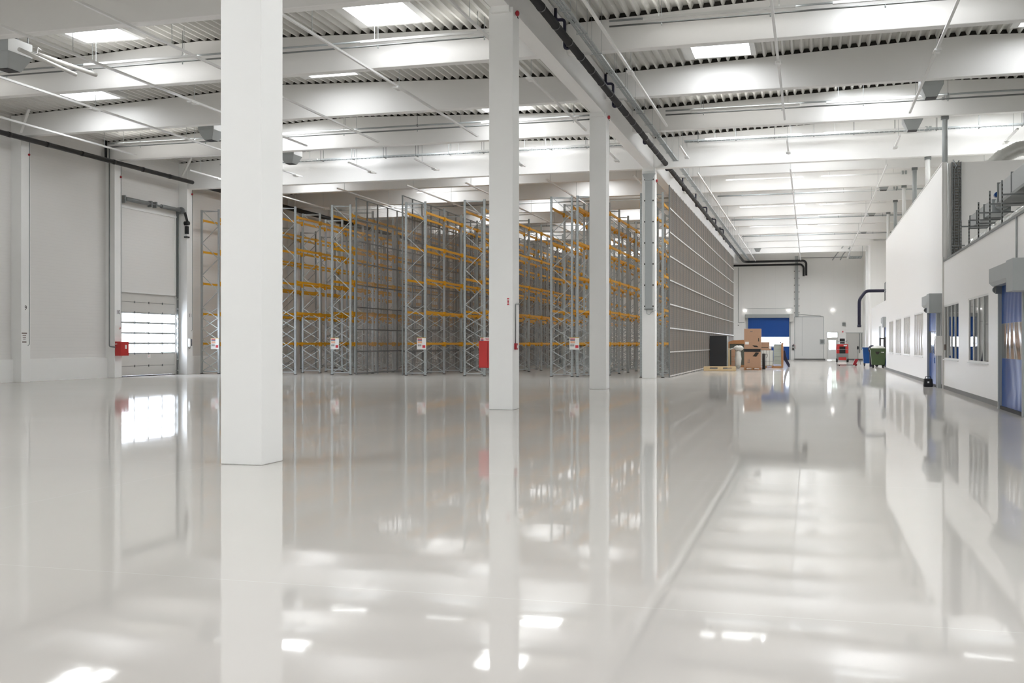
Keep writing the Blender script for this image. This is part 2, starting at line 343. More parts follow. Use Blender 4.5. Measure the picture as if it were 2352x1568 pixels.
# columns, girder, beams
cl = ['nearest thick white concrete column, standing alone left of centre', 'white column with a red hose cabinet on its left side', 'third white column, plain, in front of the racks', 'white column carrying a long grey steel cable channel',]
for i in range(9):
    y = 0.3 + 12 * i
    nm = 'column'
    if y < 10: lb = 'white column beside the viewpoint'
    elif i <= 4: lb = cl[i - 1]
    else: lb = 'white column behind the mesh fence, %s beyond the cable channel column' % ordn(i - 5)
    c = obj(nm, B(-7.38, -6.79, y, y + 0.58, 0, 9.56), 'concrete', bevel=0.012); tag(c, lb, kind='structure')
struct('roof_girder', B(-7.31, -6.87, Y0, YE, 9.56, 10.9), 'beam', 'long white girder running over the column row')
bi = 0
for k in range(-1, 18):
    y = 0.45 + 6 * k; part = (k == 8)
    for (xa, xb, xm, side) in ((XL + 0.1, -7.31, -19.1, 'left'), (-6.87, XR, 4.9, 'right')):
        z0 = 9.56 if part else 10.06
        yy0, yy1 = (y, y + 0.34)
        m_ = MB().prism([(xa, z0), (xb, z0), (xb, roofz(xb - 1e-3) - 0.01), (xm, roofz(xm) - 0.01), (xa, roofz(xa) - 0.01)], yy0, yy1, 'y')
        o = obj('roof_beam', m_, 'beam', bevel=0.02)
        lb = 'white concrete roof beam over the %s bay, ' % side
        if part: lb = 'deep white partition beam over the %s bay at the rack front' % side
        elif k < 4: lb += 'near the viewpoint, %s of the near ones' % ordn(k + 1)
        elif k < 8: lb += '%s counted back from the picture top' % ordn(k - 4)
        else: lb += '%s behind the deep partition beam' % ordn(k - 9)
        tag(o, lb, kind='structure')
        obj('filler_strip', MB().prism([(xa, roofz(xa) - 0.005), (xm, roofz(xm) - 0.005), (xb, roofz(xb - 1e-3) - 0.005), (xb, roofz(xb - 1e-3) + 0.135), (xm, roofz(xm) + 0.135), (xa, roofz(xa) + 0.135)], yy0 + 0.08, yy1 - 0.08, 'y'), 'dark', o)
# piers on the left wall with numbers
for y, num in ((36.42, '9'), (42.48, '10'), (48.42, '11')):
    o = obj('wall_pier', B(XL, -31.0, y, y + 0.53, 0, 10.9), 'concrete', bevel=0.01); tag(o, 'white wall pier marked with the number %s' % num, kind='structure')
    text('number_marking', num, 0.27, 'screen', o, (-30.997, y + (0.26 if num != '11' else 0.3), 3.04), (math.pi / 2, 0, math.pi / 2))
    if num == '9':
        mbk = MB()
        for z, wdt in ((1.98, 0.30), (1.9, 0.2), (1.82, 0.18), (1.75, 0.14)): mbk.box(-31.0, -30.996, y + 0.18 - wdt / 2, y + 0.18 + wdt / 2, z, z + (0.05 if wdt > 0.25 else 0.025))
        mbk.box(-31.0, -30.996, y + 0.06, y + 0.3, 1.62, 1.67); obj('stencil_marking', mbk, 'brownink', o)
    obj('conduit', MB().tube([(-30.985, y + 0.47, 10.2), (-30.985, y + 0.47, 1.55 if num == '9' else 2.3), (-30.985, y + 0.37, 1.5 if num == '9' else 2.25)], 0.013, 6), 'grey', o)
    obj('alarm_lamp', MB().ell((-30.95, y + 0.4, 9.35), (0.05, 0.045, 0.05)), 'reddark', o)
for y in (30.4, 24.4, 54.4, 60.4, 66.4, 72.4, 78.4, 84.4, 90.4, 96.4, 102.4):
    o = obj('wall_pier', B(XL, -31.0, y, y + 0.53, 0, 10.9), 'concrete'); tag(o, 'white wall pier behind the racks, %.0f metres past the numbered piers' % (y - 48.4) if y > 50 else 'white wall pier left of the picture, %.0f metres away' % y, kind='structure')
# roof braces at pier heads
for y in (36.4, 48.0):
    o = obj('roof_brace', MB().bar((-31.3, y + 0.2, 10.85), (-30.2, y - 0.5, 11.3), 0.1), 'beam') if False else obj('roof_brace', MB().bar((-31.0, y, 10.2), (-30.1, y - 0.6, 10.98), 0.1), 'beam'); tag(o, 'white diagonal strut at the head of the %s' % ('pier marked 9' if y < 40 else 'pier beside the dock door'), 'strut')
# ------------------------------------------------------------------ dock door, left
t = bpy.data.objects.new('door_1', None); COL.objects.link(t); tag(t, 'white sectional dock door with four rows of bright windows', kind='structure')
xd = XL - 0.06
sec = [(0.03, 0.5), (0.5, 1.1), (3.1, 3.6), (3.6, DZ)]
for a, b_ in sec: obj('door_panel', B(xd - 0.04, xd, DY0, DY1, a + 0.008, b_ - 0.008), 'offwhite', t)
fw = 0.045
for r in range(4):
    z0 = 1.1 + 0.5 * r; g = MB().box(xd - 0.045, xd + 0.004, DY0, DY1, z0, z0 + fw).box(xd - 0.045, xd + 0.004, DY0, DY1, z0 + 0.5 - fw, z0 + 0.5)
    for q in range(5):
        yy = DY0 + (DY1 - DY0) * q / 4; yy = min(max(yy, DY0 + 0.02), DY1 - 0.02); g.box(xd - 0.045, xd + 0.004, yy - 0.02, yy + 0.02, z0 + fw, z0 + 0.5 - fw)
    f_ = obj('window_section', g, 'grey', t); obj('pane', B(xd - 0.03, xd - 0.02, DY0, DY1, z0 + fw, z0 + 0.5 - fw), 'doorglass', f_)
jb = MB()
for zz in (0.5, 1.1, 3.1, 3.6, DZ): jb.box(xd - 0.06, xd - 0.041, DY0, DY1, zz - 0.05, zz + 0.04)
obj('joint_backing', jb, 'midgrey', t)  # strips added behind the panel gaps to stop daylight leaking through
obj('bottom_seal', B(xd - 0.05, xd + 0.01, DY0, DY1, 0.0, 0.035), 'black', t)
hg = MB()
for zz in (0.5, 1.1, 1.6, 2.1, 2.6, 3.1, 3.6):
    for q in (1, 2, 3): hg.box(xd, xd + 0.03, DY0 + (DY1 - DY0) * q / 4 - 0.03, DY0 + (DY1 - DY0) * q / 4 + 0.03, zz - 0.05, zz + 0.05)
obj('hinge', hg, 'midgrey', t)
for yy in (DY0 - 0.12, DY1 + 0.02):
    obj('guide_rail', B(XL, XL + 0.1, yy, yy + 0.05, 0, 8.3).box(XL + 0.002, XL + 0.05, yy - 0.04, yy + 0.1, 4.0, 8.301), 'midgrey', t)
hh = MB()
for zz in (0.18, 0.75, 1.35, 1.85, 2.35, 2.85, 3.35, 3.85): hh.box(XL + 0.02, XL + 0.12, DY1 - 0.06, DY1 + 0.01, zz, zz + 0.06)
obj('roller_bracket', hh, 'grey', t)
obj('spring_shaft', MB().cyl((XL + 0.25, DY0 - 0.15, 8.45), (XL + 0.25, DY1 + 0.2, 8.45), 0.05).cyl((XL + 0.25, DY0, 8.45), (XL + 0.25, DY0 + 1.8, 8.45), 0.1).cyl((XL + 0.25, DY1 - 1.7, 8.45), (XL + 0.25, DY1 - 0.1, 8.45), 0.1).cyl((XL + 0.25, DY1 + 0.02, 8.45), (XL + 0.25, DY1 + 0.12, 8.45), 0.17, 20).box(XL, XL + 0.3, DY0 - 0.1, DY0 + 0.0, 8.25, 8.6).box(XL, XL + 0.3, DY1 - 0.02, DY1 + 0.02, 8.25, 8.6).box(XL + 0.1, XL + 0.32, 45.6, 45.7, 8.3, 8.6).box(XL + 0.1, XL + 0.32, 46.0, 46.1, 8.3, 8.6), 'midgrey', t)
obj('chain_hoist', MB().bar((XL + 0.4, DY1 + 0.16, 8.35), (XL + 0.5, DY1 + 0.24, 7.85), 0.1, 0.12).cyl((XL + 0.35, DY1 + 0.22, 7.8), (XL + 0.6, DY1 + 0.22, 7.8), 0.11).box(XL + 0.4, XL + 0.55, DY1 + 0.14, DY1 + 0.3, 7.25, 7.65).box(XL + 0.38, XL + 0.57, DY1 + 0.1, DY1 + 0.34, 7.05, 7.12), 'black', t)
obj('lift_frame', MB().box(XL, XL + 0.02, DY1 - 0.16, DY1 - 0.1, DZ, 8.2).box(XL, XL + 0.02, DY0, DY1 - 0.1, DZ - 0.03, DZ + 0.03).box(XL, XL + 0.05, DY0, DY1 - 0.05, 8.05, 8.15), 'white', t)
obj('sticker', B(xd, xd + 0.004, 45.83, 46.08, 0.86, 1.06), 'paper', t)
text('sticker_text', '11', 0.12, 'signred', t, (xd + 0.006, 45.95, 0.96), (math.pi / 2, 0, math.pi / 2))

# red hose cabinet by pier 10
def hose_cabinet(label, x0, x1, y0, y1, z0, z1, face):
    t = thing('hose_cabinet', label, 'fire hose cabinet', ((x0 + x1) / 2, (y0 + y1) / 2, z0), 'red hose cabinets')
    cx, cy_, cz = (x0 + x1) / 2, (y0 + y1) / 2, z0
    obj('body', B(x0 - cx, x1 - cx, y0 - cy_, y1 - cy_, 0, z1 - z0), 'red', t, bevel=0.01)
    if face == 'x':
        obj('door', B(x1 - cx, x1 - cx + 0.015, y0 - cy_ + 0.02, y1 - cy_ - 0.02, 0.02, z1 - z0 - 0.02), 'red', t)
        obj('pictogram', B(x1 - cx + 0.015, x1 - cx + 0.018, 0.02, 0.15, 0.32, 0.5), 'paper', t)
        obj('valve', MB().tube([(-0.1, y0 - cy_ - 0.28, 0.52), (0.0, y0 - cy_ + 0.12, 0.56)], 0.02, 8), 'paper', t)
    else:
        obj('door', B(x0 - cx + 0.02, x1 - cx - 0.05, y0 - cy_ - 0.015, y0 - cy_, 0.02, z1 - z0 - 0.02), 'red', t)
    return t
hose_cabinet('red hose cabinet mounted on the pier marked 10', -31.0, -30.72, 42.5, 43.15, 1.02, 1.68, 'x')
t = hose_cabinet('red hose cabinet fixed to the left side of the second column', -7.66, -7.39, 24.38, 24.84, 0.99, 1.64, 'y')
s = obj('fire_sign', B(-31.001, -30.995, 42.52, 43.0, 1.9, 2.42), 'paper'); tag(s, 'white fire notice with red marks above the hose cabinet on pier 10', 'sign')
text('sign_text', 'LA', 0.14, 'signred', s, (-30.993, 42.86, 2.3), (math.pi / 2, 0, math.pi / 2))
o = obj('downpipe', MB().tube([(-31.15, 42.3, 10.6), (-31.15, 42.3, 1.45), (-30.95, 42.48, 1.42)], 0.03, 8), 'midgrey'); tag(o, 'thin grey riser pipe feeding the hose cabinet at pier 10', 'pipe')
o = obj('downpipe', MB().cyl((-31.3, 42.25, 10.0), (-31.3, 42.25, 11.0), 0.06), 'black'); tag(o, 'short black roof drain stub above pier 10', 'pipe')
t = thing('switch_box', 'small white switch box with blue edge on pier 11', 'control box', (-30.99, 48.6, 1.42))
obj('body', B(0, 0.12, -0.12, 0.02, 0, 0.42), 'white', t, bevel=0.006); obj('cover', B(0.0, 0.13, 0.02, 0.08, 0.05, 0.4), 'navy', t)
obj('cable', MB().tube([(0.03, -0.1, 0.0), (0.03, -0.05, -0.1), (0.03, 0.05, -0.08), (0.03, 0.06, 0.0)], 0.012, 6), 'midgrey', t)

# second column fittings
t = thing('call_point', 'small red fire call point on the second column', 'fire alarm', (-6.79, 24.52, 1.43))
obj('body', B(0.0, 0.06, -0.09, 0.05, 0, 0.15), 'reddark', t, bevel=0.006); obj('window', B(0.06, 0.064, -0.05, 0.01, 0.03, 0.1), 'paper', t)
obj('conduit', MB().tube([(0.02, -0.03, 0.15), (0.02, -0.03, 1.08), (0.02, 0.3, 1.1)], 0.012, 6), 'midgrey', t)
s = obj('fire_sign', B(-6.86, -6.80, 24.325, 24.332, 2.48, 2.66), 'paper'); s.location = (-0.07, -0.035, 0); tag(s, 'tiny red and white sign above the call point on the second column', 'sign')
q = obj('mark', MB().box(-6.855, -6.805, 24.318, 24.325, 2.49, 2.52).box(-6.855, -6.805, 24.318, 24.325, 2.62, 2.65).box(-6.845, -6.815, 24.318, 24.325, 2.54, 2.6), 'signred', s)
o = obj('emergency_light', MB().prism([(-7.43, 2.15), (-7.385, 2.03), (-7.385, 2.3), (-7.43, 2.3)], 24.45, 24.7, 'y'), 'paper'); tag(o, 'small white wedge sign above the hose cabinet of the second column', 'sign')
o = obj('wall_sign', B(-7.56, -7.39, 24.45, 24.47, 1.64, 1.72), 'paper'); tag(o, 'narrow white notice on top of the red cabinet, second column', 'sign'); text('sign_text', 'FIRE', 0.06, 'signred', o, (-7.475, 24.447, 1.68), (math.pi / 2, 0, 0))
for i, y in enumerate((24.3, 36.3, 48.3)):
    zz = (9.45, 9.43, 9.0)[i]
    t = thing('alarm_beacon', 'red alarm beacon high on the %s' % ('second column', 'third column', 'column with the cable channel')[i], 'fire alarm', (-6.78, y + 0.2, zz), 'red beacons on the columns')
    obj('lens', MB().ell((0.05, 0, 0), (0.05, 0.07, 0.07)), 'reddark', t); obj('cable', MB().tube([(0.05, 0, -0.05), (0.06, 0.05, -0.12), (0.02, 0.1, -0.05)], 0.008, 5), 'dark', t)
    o = obj('corbel', B(-7.3, -6.85, y - 0.13, y, 9.42, 9.56), 'concrete'); tag(o, 'white bearing block under the girder at the %s column' % ordn(i + 1), kind='structure')
# cable channel on fourth column
t = thing('cable_channel', 'long grey steel cable channel bolted to the fourth column', 'cable channel', (-7.06, 48.3, 3.0))
obj('cover', B(-0.16, 0.16, -0.09, 0, 0.15, 6.0), 'grey', t, bevel=0.01); obj('hood', MB().prism([(-0.16, 6.0), (0.16, 6.0), (0.3, 6.3), (-0.3, 6.3)], -0.12, 0, 'y'), 'grey', t)
bl = MB()
for k in range(7):
    for sx in (-0.19, 0.19): bl.box(sx - 0.025, sx + 0.025, -0.05, 0, 0.25 + k * 0.96, 0.31 + k * 0.96)
obj('bolt', bl, 'dark', t); obj('foot_bar', B(-0.2, 0.2, -0.1, 0, 0.13, 0.17), 'midgrey', t)
obj('cable', MB().tube([(-0.1, -0.05, 0.15), (-0.1, -0.06, -0.05), (0.02, -0.06, -0.12), (0.12, -0.06, 0.02), (0.3, -0.03, 0.1)], 0.014, 6), 'grey', t)

# ------------------------------------------------------------------ pallet racking
BAY = 2.84; NB = 15; RY = 49.6; RW = 1.01; RH = 8.62
LEV = (1.58, 3.15, 4.75, 6.42, 8.08)
up_me = MB().box(-0.05, 0.05, -0.04, 0.04, 0.012, RH).mesh('upright', 'upright')
fp_me = MB().box(-0.08, 0.08, -0.06, 0.06, 0, 0.012).box(-0.053, 0.053, -0.043, 0.043, 0.012, 0.035).mesh('foot_plate', 'dark')
br = MB(); z = 0.125; hp = 0.56; side = 0
def brace(mb_, z0, z1, s, dy): mb_.bar((0.03 if s == 0 else RW - 0.03, dy, z0), (RW - 0.03 if s == 0 else 0.03, dy, z1), 0.03, 0.045, up=(0, 1, 0))
br.box(0.04, RW - 0.04, -0.02, 0.02, 0.1, 0.145)
while z < 3.2: brace(br, z, z + hp, side, -0.02); brace(br, z, z + hp, 1 - side, 0.02); z += hp; side = 1 - side
while z + 0.85 < RH: brace(br, z, z + 0.85, side, 0); z += 0.85; side = 1 - side
brace(br, z, RH - 0.1, side, 0); br.box(0.02, RW - 0.02, -0.02, 0.02, RH - 0.12, RH - 0.08)
brace_me = br.mesh('bracing', 'galv')
bm_ = MB().box(-0.025, 0.025, 0.05, BAY - 0.05, -0.055, 0.055)
bm_.box(-0.035, 0.035, 0.04, 0.052, -0.14, 0.09).box(-0.035, 0.035, BAY - 0.052, BAY - 0.04, -0.14, 0.09).box(-0.05, -0.025, 0.03, 0.11, -0.13, 0.08).box(0.025, 0.05, 0.03, 0.11, -0.13, 0.08).box(-0.05, -0.025, BAY - 0.11, BAY - 0.03, -0.13, 0.08).box(0.025, 0.05, BAY - 0.11, BAY - 0.03, -0.13, 0.08)
beam_me = bm_.mesh('load_beam', 'orange')
ROWS = [(-30.87, 'pallet rack row standing against the left wall'), (-26.45, 'pallet rack row half hidden by the nearest white column'), (-23.38, 'pallet rack row left of the first dark mesh screen, sign on its left post'), (-19.37, 'middle pallet rack row with a white sign on its right post'), (-16.3, 'pallet rack row seen just left of the red cabinet column'), (-11.94, 'left rack row of the back-to-back pair between second and third columns'), (-10.66, 'right rack row of the back-to-back pair behind the third column'), (-7.62, 'pallet rack row along the tall mesh fence, behind the cable channel column')]
GR = 'tall pallet racks'
for ri, (rx, wh) in enumerate(ROWS):
    t = thing('pallet_rack', wh, 'pallet rack', (rx, RY, 0), GR)
    for k in range(NB + 1):
        f_ = bpy.data.objects.new('upright_frame', None); COL.objects.link(f_); f_.parent = t; f_.location = (0, k * BAY, 0); _b = None if (ri == 7 and k == 8) else put(brace_me, 'bracing', f_)
        for s in (0, RW):
            put(up_me, 'upright', f_, (s, 0, 0)); 
            if k < 6: put(fp_me, 'foot_plate', f_, (s, 0, 0))
    rest = MB()
    for k in range(NB):
        for zl in LEV:
            for s in (-0.02, RW + 0.02):
                if k < 10: put(beam_me, 'load_beam', t, (s, k * BAY, zl))
                else: rest.box(s - 0.025, s + 0.025, k * BAY + 0.05, (k + 1) * BAY - 0.05, zl - 0.055, zl + 0.055).box(s - 0.05, s + 0.05, k * BAY + 0.03, k * BAY + 0.11, zl - 0.13, zl + 0.08).box(s - 0.05, s + 0.05, (k + 1) * BAY - 0.11, (k + 1) * BAY - 0.03, zl - 0.13, zl + 0.08)
    r = obj('load_beam', rest, 'orange', t); r['kind'] = 'stuff'
# row end signs
def sign(x, label, y=RY - 0.075, w_=0.47, z0=1.3, z1=1.88):
    t = thing('rack_sign', label, 'sign', (x, y, z0), 'load notices on the racks')
    h = z1 - z0
    obj('board', B(-w_ / 2, w_ / 2, 0, 0.012, 0, h), 'paper', t)
    for (n, m_, a, b_, rows) in (('red_lines', 'signred', -0.2, 0.03, (0.9, 0.85)), ('navy_lines', 'signnavy', -0.2, 0.03, (0.8, 0.75)), ('orange_lines', 'signorange', -0.19, 0.03, (0.66, 0.6, 0.54)), ('text_lines', 'screen', -0.19, 0.0, (0.38, 0.3))):
        q = MB()
        for r_ in rows:
            if n == 'text_lines':
                xx = a
                while xx < b_: q.box(xx, xx + 0.022, -0.002, 0, h * r_ - 0.018, h * r_ + 0.018); xx += 0.032
            else: q.box(a, b_, -0.002, 0, h * r_ - 0.011, h * r_ + 0.011)
        obj(n, q, m_, t)
    obj('red_square', B(0.05, 0.2, -0.002, 0, h * 0.13, h * 0.36), 'signred', t)
    obj('top_strip', B(-w_ / 2, w_ / 2, -0.001, 0, h * 0.96, h), 'yellow', t)
sign(-23.21, 'white load notice on the rack post left of the dark mesh'); sign(-18.53, 'white load notice low on the middle rack, right post')
sign(-15.25, 'white load notice half hidden behind the red hose cabinet'); sign(-10.8, 'white load notice on the back-to-back racks near the third column'); sign(-30.05, 'white load notice on the rack at the left wall')
# mesh fences
WP = 1.38
def fence_meshes(h, sp_, rm):
    nv = int(WP / 0.05); w1 = MB()
    for i in range(1, nv): xx = WP * i / nv; w1.box(-0.003, 0.003, xx - 0.0011, xx + 0.0011, 0.08, h)
    z = 0.12
    while z < h: w1.box(0.003, 0.006, 0.02, WP - 0.02, z - 0.0012, z + 0.0012); z += 0.1
    rl = MB(); z = 0.07
    while z < h - 0.2: rl.box(-0.03, 0.03, 0.03, WP - 0.03, z - 0.028, z + 0.028); z += sp_
    rl.box(-0.02, 0.02, 0.0, WP, h - 0.04, h)
    return w1.mesh('wire_mesh', 'galvd'), rl.mesh('rail', rm), MB().box(-0.03, 0.03, -0.03, 0.03, 0, h).mesh('post', 'midgrey')
FA = fence_meshes(8.98, 1.12, 'midgrey'); FB = fence_meshes(8.98, 1.12, 'galvl')  # same rails coloured by light: dark on unlit screens, pale on the lit fence
for (fx, fy, n, lb) in ((-22.12, 49.75, 31, 'dark wire mesh screen beside the rack left of the centre aisle'), (-19.56, 49.6, 31, 'dark wire mesh screen against the middle rack'), (-6.33, 49.8, 31, 'tall wire mesh fence facing the right aisle, with pale horizontal rails')):
    t = thing('mesh_fence', lb, 'mesh fence', (fx, fy, 0), 'mesh screens along the racks')
    FM = FB if fx > -10 else FA
    for k in range(n):
        p = put(FM[0], 'wire_panel', t, (0, k * WP, 0)); put(FM[1], 'rail', p)
    for k in range(n + 1): put(FM[2], 'post', t, (0, k * WP, 0))

# ------------------------------------------------------------------ things under the roof
def rods(t, pts, ztop, me=None):
    for (x, y, z) in pts: obj('hanger', B(-0.008, 0.008, -0.008, 0.008, 0, roofz(x) - z + 0.02), 'midgrey', t, (x, y, z))
# luminaire trunking rails along the hall
RL = [(-5.05, 'right of the black pipe'), (-0.87, 'over the middle of the right aisle'), (3.3, 'over the right side of the aisle'), (7.4, 'over the low building'), (-8.06, 'just left of the column row'), (-12.3, 'passing left of the second column'), (-16.4, 'emerging right of the nearest column'), (-19.5, 'second to the left of the nearest column'), (-23.3, 'third to the left of the nearest column'), (-27.4, 'closest to the left wall')]
for (rx, wh) in RL:
    for si, (a, b_) in enumerate(((6.0, 39.0), (43.0, 46.1), (50.0, 76.0), (78.5, 104.5))):
        if si == 3 and rx < -8: continue
        sg = ('near length', 'short middle piece', 'run behind the partition beam', 'last run')[si]
        t = thing('trunking_rail', 'white trunking rail %s, %s' % (wh, sg), 'lighting rail', (rx, a, 9.5), 'white trunking rails')
        obj('rail', MB().box(-0.035, 0.035, 0, b_ - a, 0, 0.06), 'white', t)
        k = a + 0.9
        while k < b_: obj('hanger', B(-0.006, 0.006, -0.006, 0.006, 0.06, roofz(rx) - 9.38), 'grey', t, (0, k - a, 0)); k += 6.0 if b_ - a > 5 else 2.2
        yy = {0: 30.6, 1: 45.3, 2: 57.0, 3: 90.0}[si]
        obj('sensor', MB().box(-0.09, 0.09, 0, 0.42, -0.045, 0.0).box(-0.05, 0.05, 0.1, 0.3, -0.07, -0.045), 'white', t, (0, yy - a, 0))
# lit tube luminaires and pipes in front of every second beam
tube_me = B(-2.0, 2.0, -0.02, 0.02, 0.012, 0.05).mesh('tube', 'tube'); hous_me = MB().prism([(-0.06, -0.02), (0.03, -0.02), (0.03, 0.008), (-0.045, 0.008), (-0.045, 0.046), (-0.06, 0.046)], -2.03, 2.03, 'x').mesh('housing', 'white')
rod_me = {}
tube_rear_me = B(-2.0, 2.0, -0.02, 0.02, 0.012, 0.05).mesh('tube', 'tube_rear')
def luminaire(x, y, wh, z=10.5):
    t = thing('tube_light', 'lit white tube luminaire ' + wh, 'ceiling light', (x, y, z), 'tube lights hung before the roof beams')
    put(hous_me, 'housing', t); put(tube_me if y < 50 else tube_rear_me, 'tube', t)
    for sx in (-1.6, 1.6): obj('hanger', B(-0.006, 0.006, -0.006, 0.006, 0.06, roofz(x + sx) - z + 0.12), 'grey', t, (sx, 0, 0))
LX = (-28.0, -20.4, -10.8, -2.4, 2.6, 11.5)
WH = {-28.0: 'at the left wall', -20.4: 'left of the nearest column', -10.8: 'left of the second column', -2.4: 'right of the black pipe', 2.6: 'over the right aisle', 11.5: 'over the low building'}
for k, y in enumerate((5.2, 17.2, 29.2, 41.2, 47.1, 53.2, 59.2, 65.2, 71.2, 77.2, 83.2, 89.2, 95.2, 101.2, 106.6)):
    for j, x in enumerate(LX):
        xx = x; 
        if y in (47.1,): xx = {-28.0: -25.0, -20.4: -14.2, -10.8: -10.0}.get(x, x)
        if 5 <= k < 12 and (j + k) % 2 == 0 and (x < 2.6 or x > 3): continue
        if y < 20 and j % 2 == 0 and False: continue
        luminaire(xx, y, WH[x] + ', before roof beam ' + ('%s from the front' % ordn(k)), 10.5)
for y, zs, wh in ((29.35, ((10.57, 0.03), (10.42, 0.025)), 'second visible beam'), (41.35, ((10.6, 0.035), (10.44, 0.03)), 'fourth visible beam'), (17.35, ((10.57, 0.03), (10.42, 0.025)), 'beam above the viewpoint'),
                  (53.35, ((10.5, 0.04),), 'first beam behind the partition'), (65.35, ((10.5, 0.04),), 'third beam behind the partition'), (77.3, ((10.4, 0.05),), 'fifth beam behind the partition'), (89.3, ((10.4, 0.04),), 'seventh beam behind the partition')):
    for (xa, xb, sd) in ((-30.5, -7.4, 'left bay'), (-5.4, 15.0, 'right bay')):
        for qi, (z, r_) in enumerate(zs):
            t = thing('sprinkler_pipe', '%s grey pipe crossing the %s at the %s' % (('upper', 'lower')[qi], sd, wh), 'pipe', ((xa + xb) / 2, y, z), 'pipes across the roof bays'); L2 = (xb - xa) / 2
            obj('pipe', MB().cyl((-L2, 0, 0), (L2, 0, 0), r_, 10), 'galv' if qi == 0 else 'midgrey', t)
            n = 7
            for i in range(n):
                xx = -L2 + (i + 0.5) * 2 * L2 / n
                if qi == 0:
                    g = MB().box(xx - 0.006, xx + 0.006, -0.006, 0.006, r_, roofz(xx + (xa + xb) / 2) - z).box(xx - 0.02, xx + 0.02, -r_ - 0.01, r_ + 0.01, -r_ - 0.01, r_ + 0.01); obj('hanger', g, 'midgrey', t)
                else: obj('nozzle', MB().cyl((xx, 0, 0), (xx, 0, -0.09), 0.02, 8), 'galv', t)
# cable tray in front of the partition beam
for (xa, xb, sd) in ((-28.6, -7.4, 'left'), (-5.4, 15.0, 'right')):
    t = thing('cable_tray', 'hung cable tray across the %s bay before the deep partition beam' % sd, 'cable tray', ((xa + xb) / 2, 47.75, 10.55), 'cable trays'); L2 = (xb - xa) / 2
    g = MB().box(-L2, L2, -0.15, -0.13, 0, 0.07).box(-L2, L2, 0.13, 0.15, 0, 0.07)
    xx = -L2
    while xx < L2: g.box(xx, xx + 0.03, -0.13, 0.13, 0, 0.02); xx += 0.2
    obj('tray', g, 'galv', t); obj('cable', MB().cyl((-L2, 0, 0.035), (L2, 0, 0.035), 0.03, 8), 'midgrey', t)
    xx = -L2 + 0.6
    while xx < L2: obj('hanger', MB().box(-0.008, 0.008, -0.17, -0.15, -0.03, roofz(xx + (xa + xb) / 2) - 10.55).box(-0.008, 0.008, 0.15, 0.17, -0.03, roofz(xx + (xa + xb) / 2) - 10.55).box(-0.02, 0.02, -0.18, 0.18, -0.03, 0.0), 'midgrey', t, (xx, 0, 0)); xx += 1.65
# ladder tray along the aisle beside the black pipe
t = thing('cable_tray', 'long galvanised cable tray running beside the black pipe', 'cable tray', (-5.75, 10, 9.68), 'cable trays')
g = MB(); 
for (a, b_) in ((0, 37.6), (38.7, 96)): g.box(-0.1, -0.094, a, b_, 0, 0.05).box(0.094, 0.1, a, b_, 0, 0.05)
for (a, b_) in ((0, 37.6), (38.7, 96)):
    y = a
    while y < b_: g.box(-0.094, 0.094, y, y + 0.02, 0, 0.008); y += 0.1
obj('tray', g, 'galv', t)
obj('cable', MB().cyl((-0.05, 0, 0.03), (-0.05, 37.5, 0.03), 0.022, 6).cyl((0.03, 0, 0.03), (0.03, 37.5, 0.03), 0.022, 6), 'galv', t)
y = 1.3
while y < 95:
    gh = MB().box(-0.15, 0.15, -0.01, 0.01, -0.02, 0.0).box(-0.146, -0.138, -0.004, 0.004, 0, 1.3).box(0.138, 0.146, -0.004, 0.004, 0, 1.3); obj('hanger', gh, 'galv', t, (0, y, 0)); y += 2.0
# black rainwater pipe
PXX, PZ_ = -6.33, 9.8
t = thing('rainwater_pipe', 'thick black rainwater pipe running along the girder to the far wall', 'pipe', (PXX, 10, PZ_), 'black rainwater pipes')
obj('pipe', MB().tube([(0, 0, 0), (0, 97.2, -0.1), (0.3, 97.75, -0.1), (5.75, 97.75, -0.1), (5.95, 97.75, -0.3), (5.95, 97.75, -1.55)], 0.11, 14, 0.35), 'pipe', t)
y = 1.2
while y < 96: obj('collar', MB().cyl((0, y, -0.1 * y / 97), (0, y + 0.1, -0.1 * y / 97), 0.118, 14), 'pipe', t); y += 1.55
for y in (18.8, 26.3, 33.3, 40.2, 47.0, 53.8, 60.7, 67.6, 74.5, 81.4):
    if abs((y + 10) - 48.4) < 0.7: continue
    obj('branch', MB().tube([(0, y, -0.02), (-0.2, y - 0.1, -0.1), (-0.2, y - 0.1, 0.72), (-0.46, y - 0.1, 0.72), (-0.46, y - 0.1, 1.05)], 0.045, 8), 'navy', t)
t = thing('rainwater_pipe', 'lower black pipe on the far wall, bending down beside the roller door tray', 'pipe', (-7.6, 107.95, 9.36), 'black rainwater pipes')
obj('pipe', MB().tube([(0, 0, 0), (6.75, 0, 0), (6.98, 0, -0.25), (6.98, 0, -1.15)], 0.095, 12, 0.3), 'pipe', t)
t = thing('rainwater_pipe', 'thick black pipe running high along the left wall', 'pipe', (-30.6, 20, 9.87), 'black rainwater pipes')
obj('pipe', MB().cyl((0, 0, 0), (0, 28.3, 0), 0.1, 14), 'pipe', t)
obj('collar', MB().cyl((0, 2, 0), (0, 2.14, 0), 0.115), 'pipe', t)
for k in range(1, 12): obj('collar', MB().cyl((0, 2 + k * 2.2, 0), (0, 2.14 + k * 2.2, 0), 0.115), 'pipe', t)
obj('support_rail', B(-0.16, -0.12, 0, 28, 0.1, 0.14), 'midgrey', t)
t = thing('rainwater_pipe', 'dark pipe with shadow band along the left wall behind the racks', 'pipe', (-30.8, 50, 9.9), 'black rainwater pipes'); obj('pipe', MB().cyl((0, 0, 0), (0, 56, 0), 0.14, 12), 'pipe', t)  # dark pipe also stands in for a rail's shadow band
t = thing('cable_duct', 'grey steel duct on girder side left of the column row', 'cable duct', (-7.9, 26, 10.25)); obj('duct', B(-0.04, 0.04, 0, 21, 0, 0.06), 'midgrey', t)
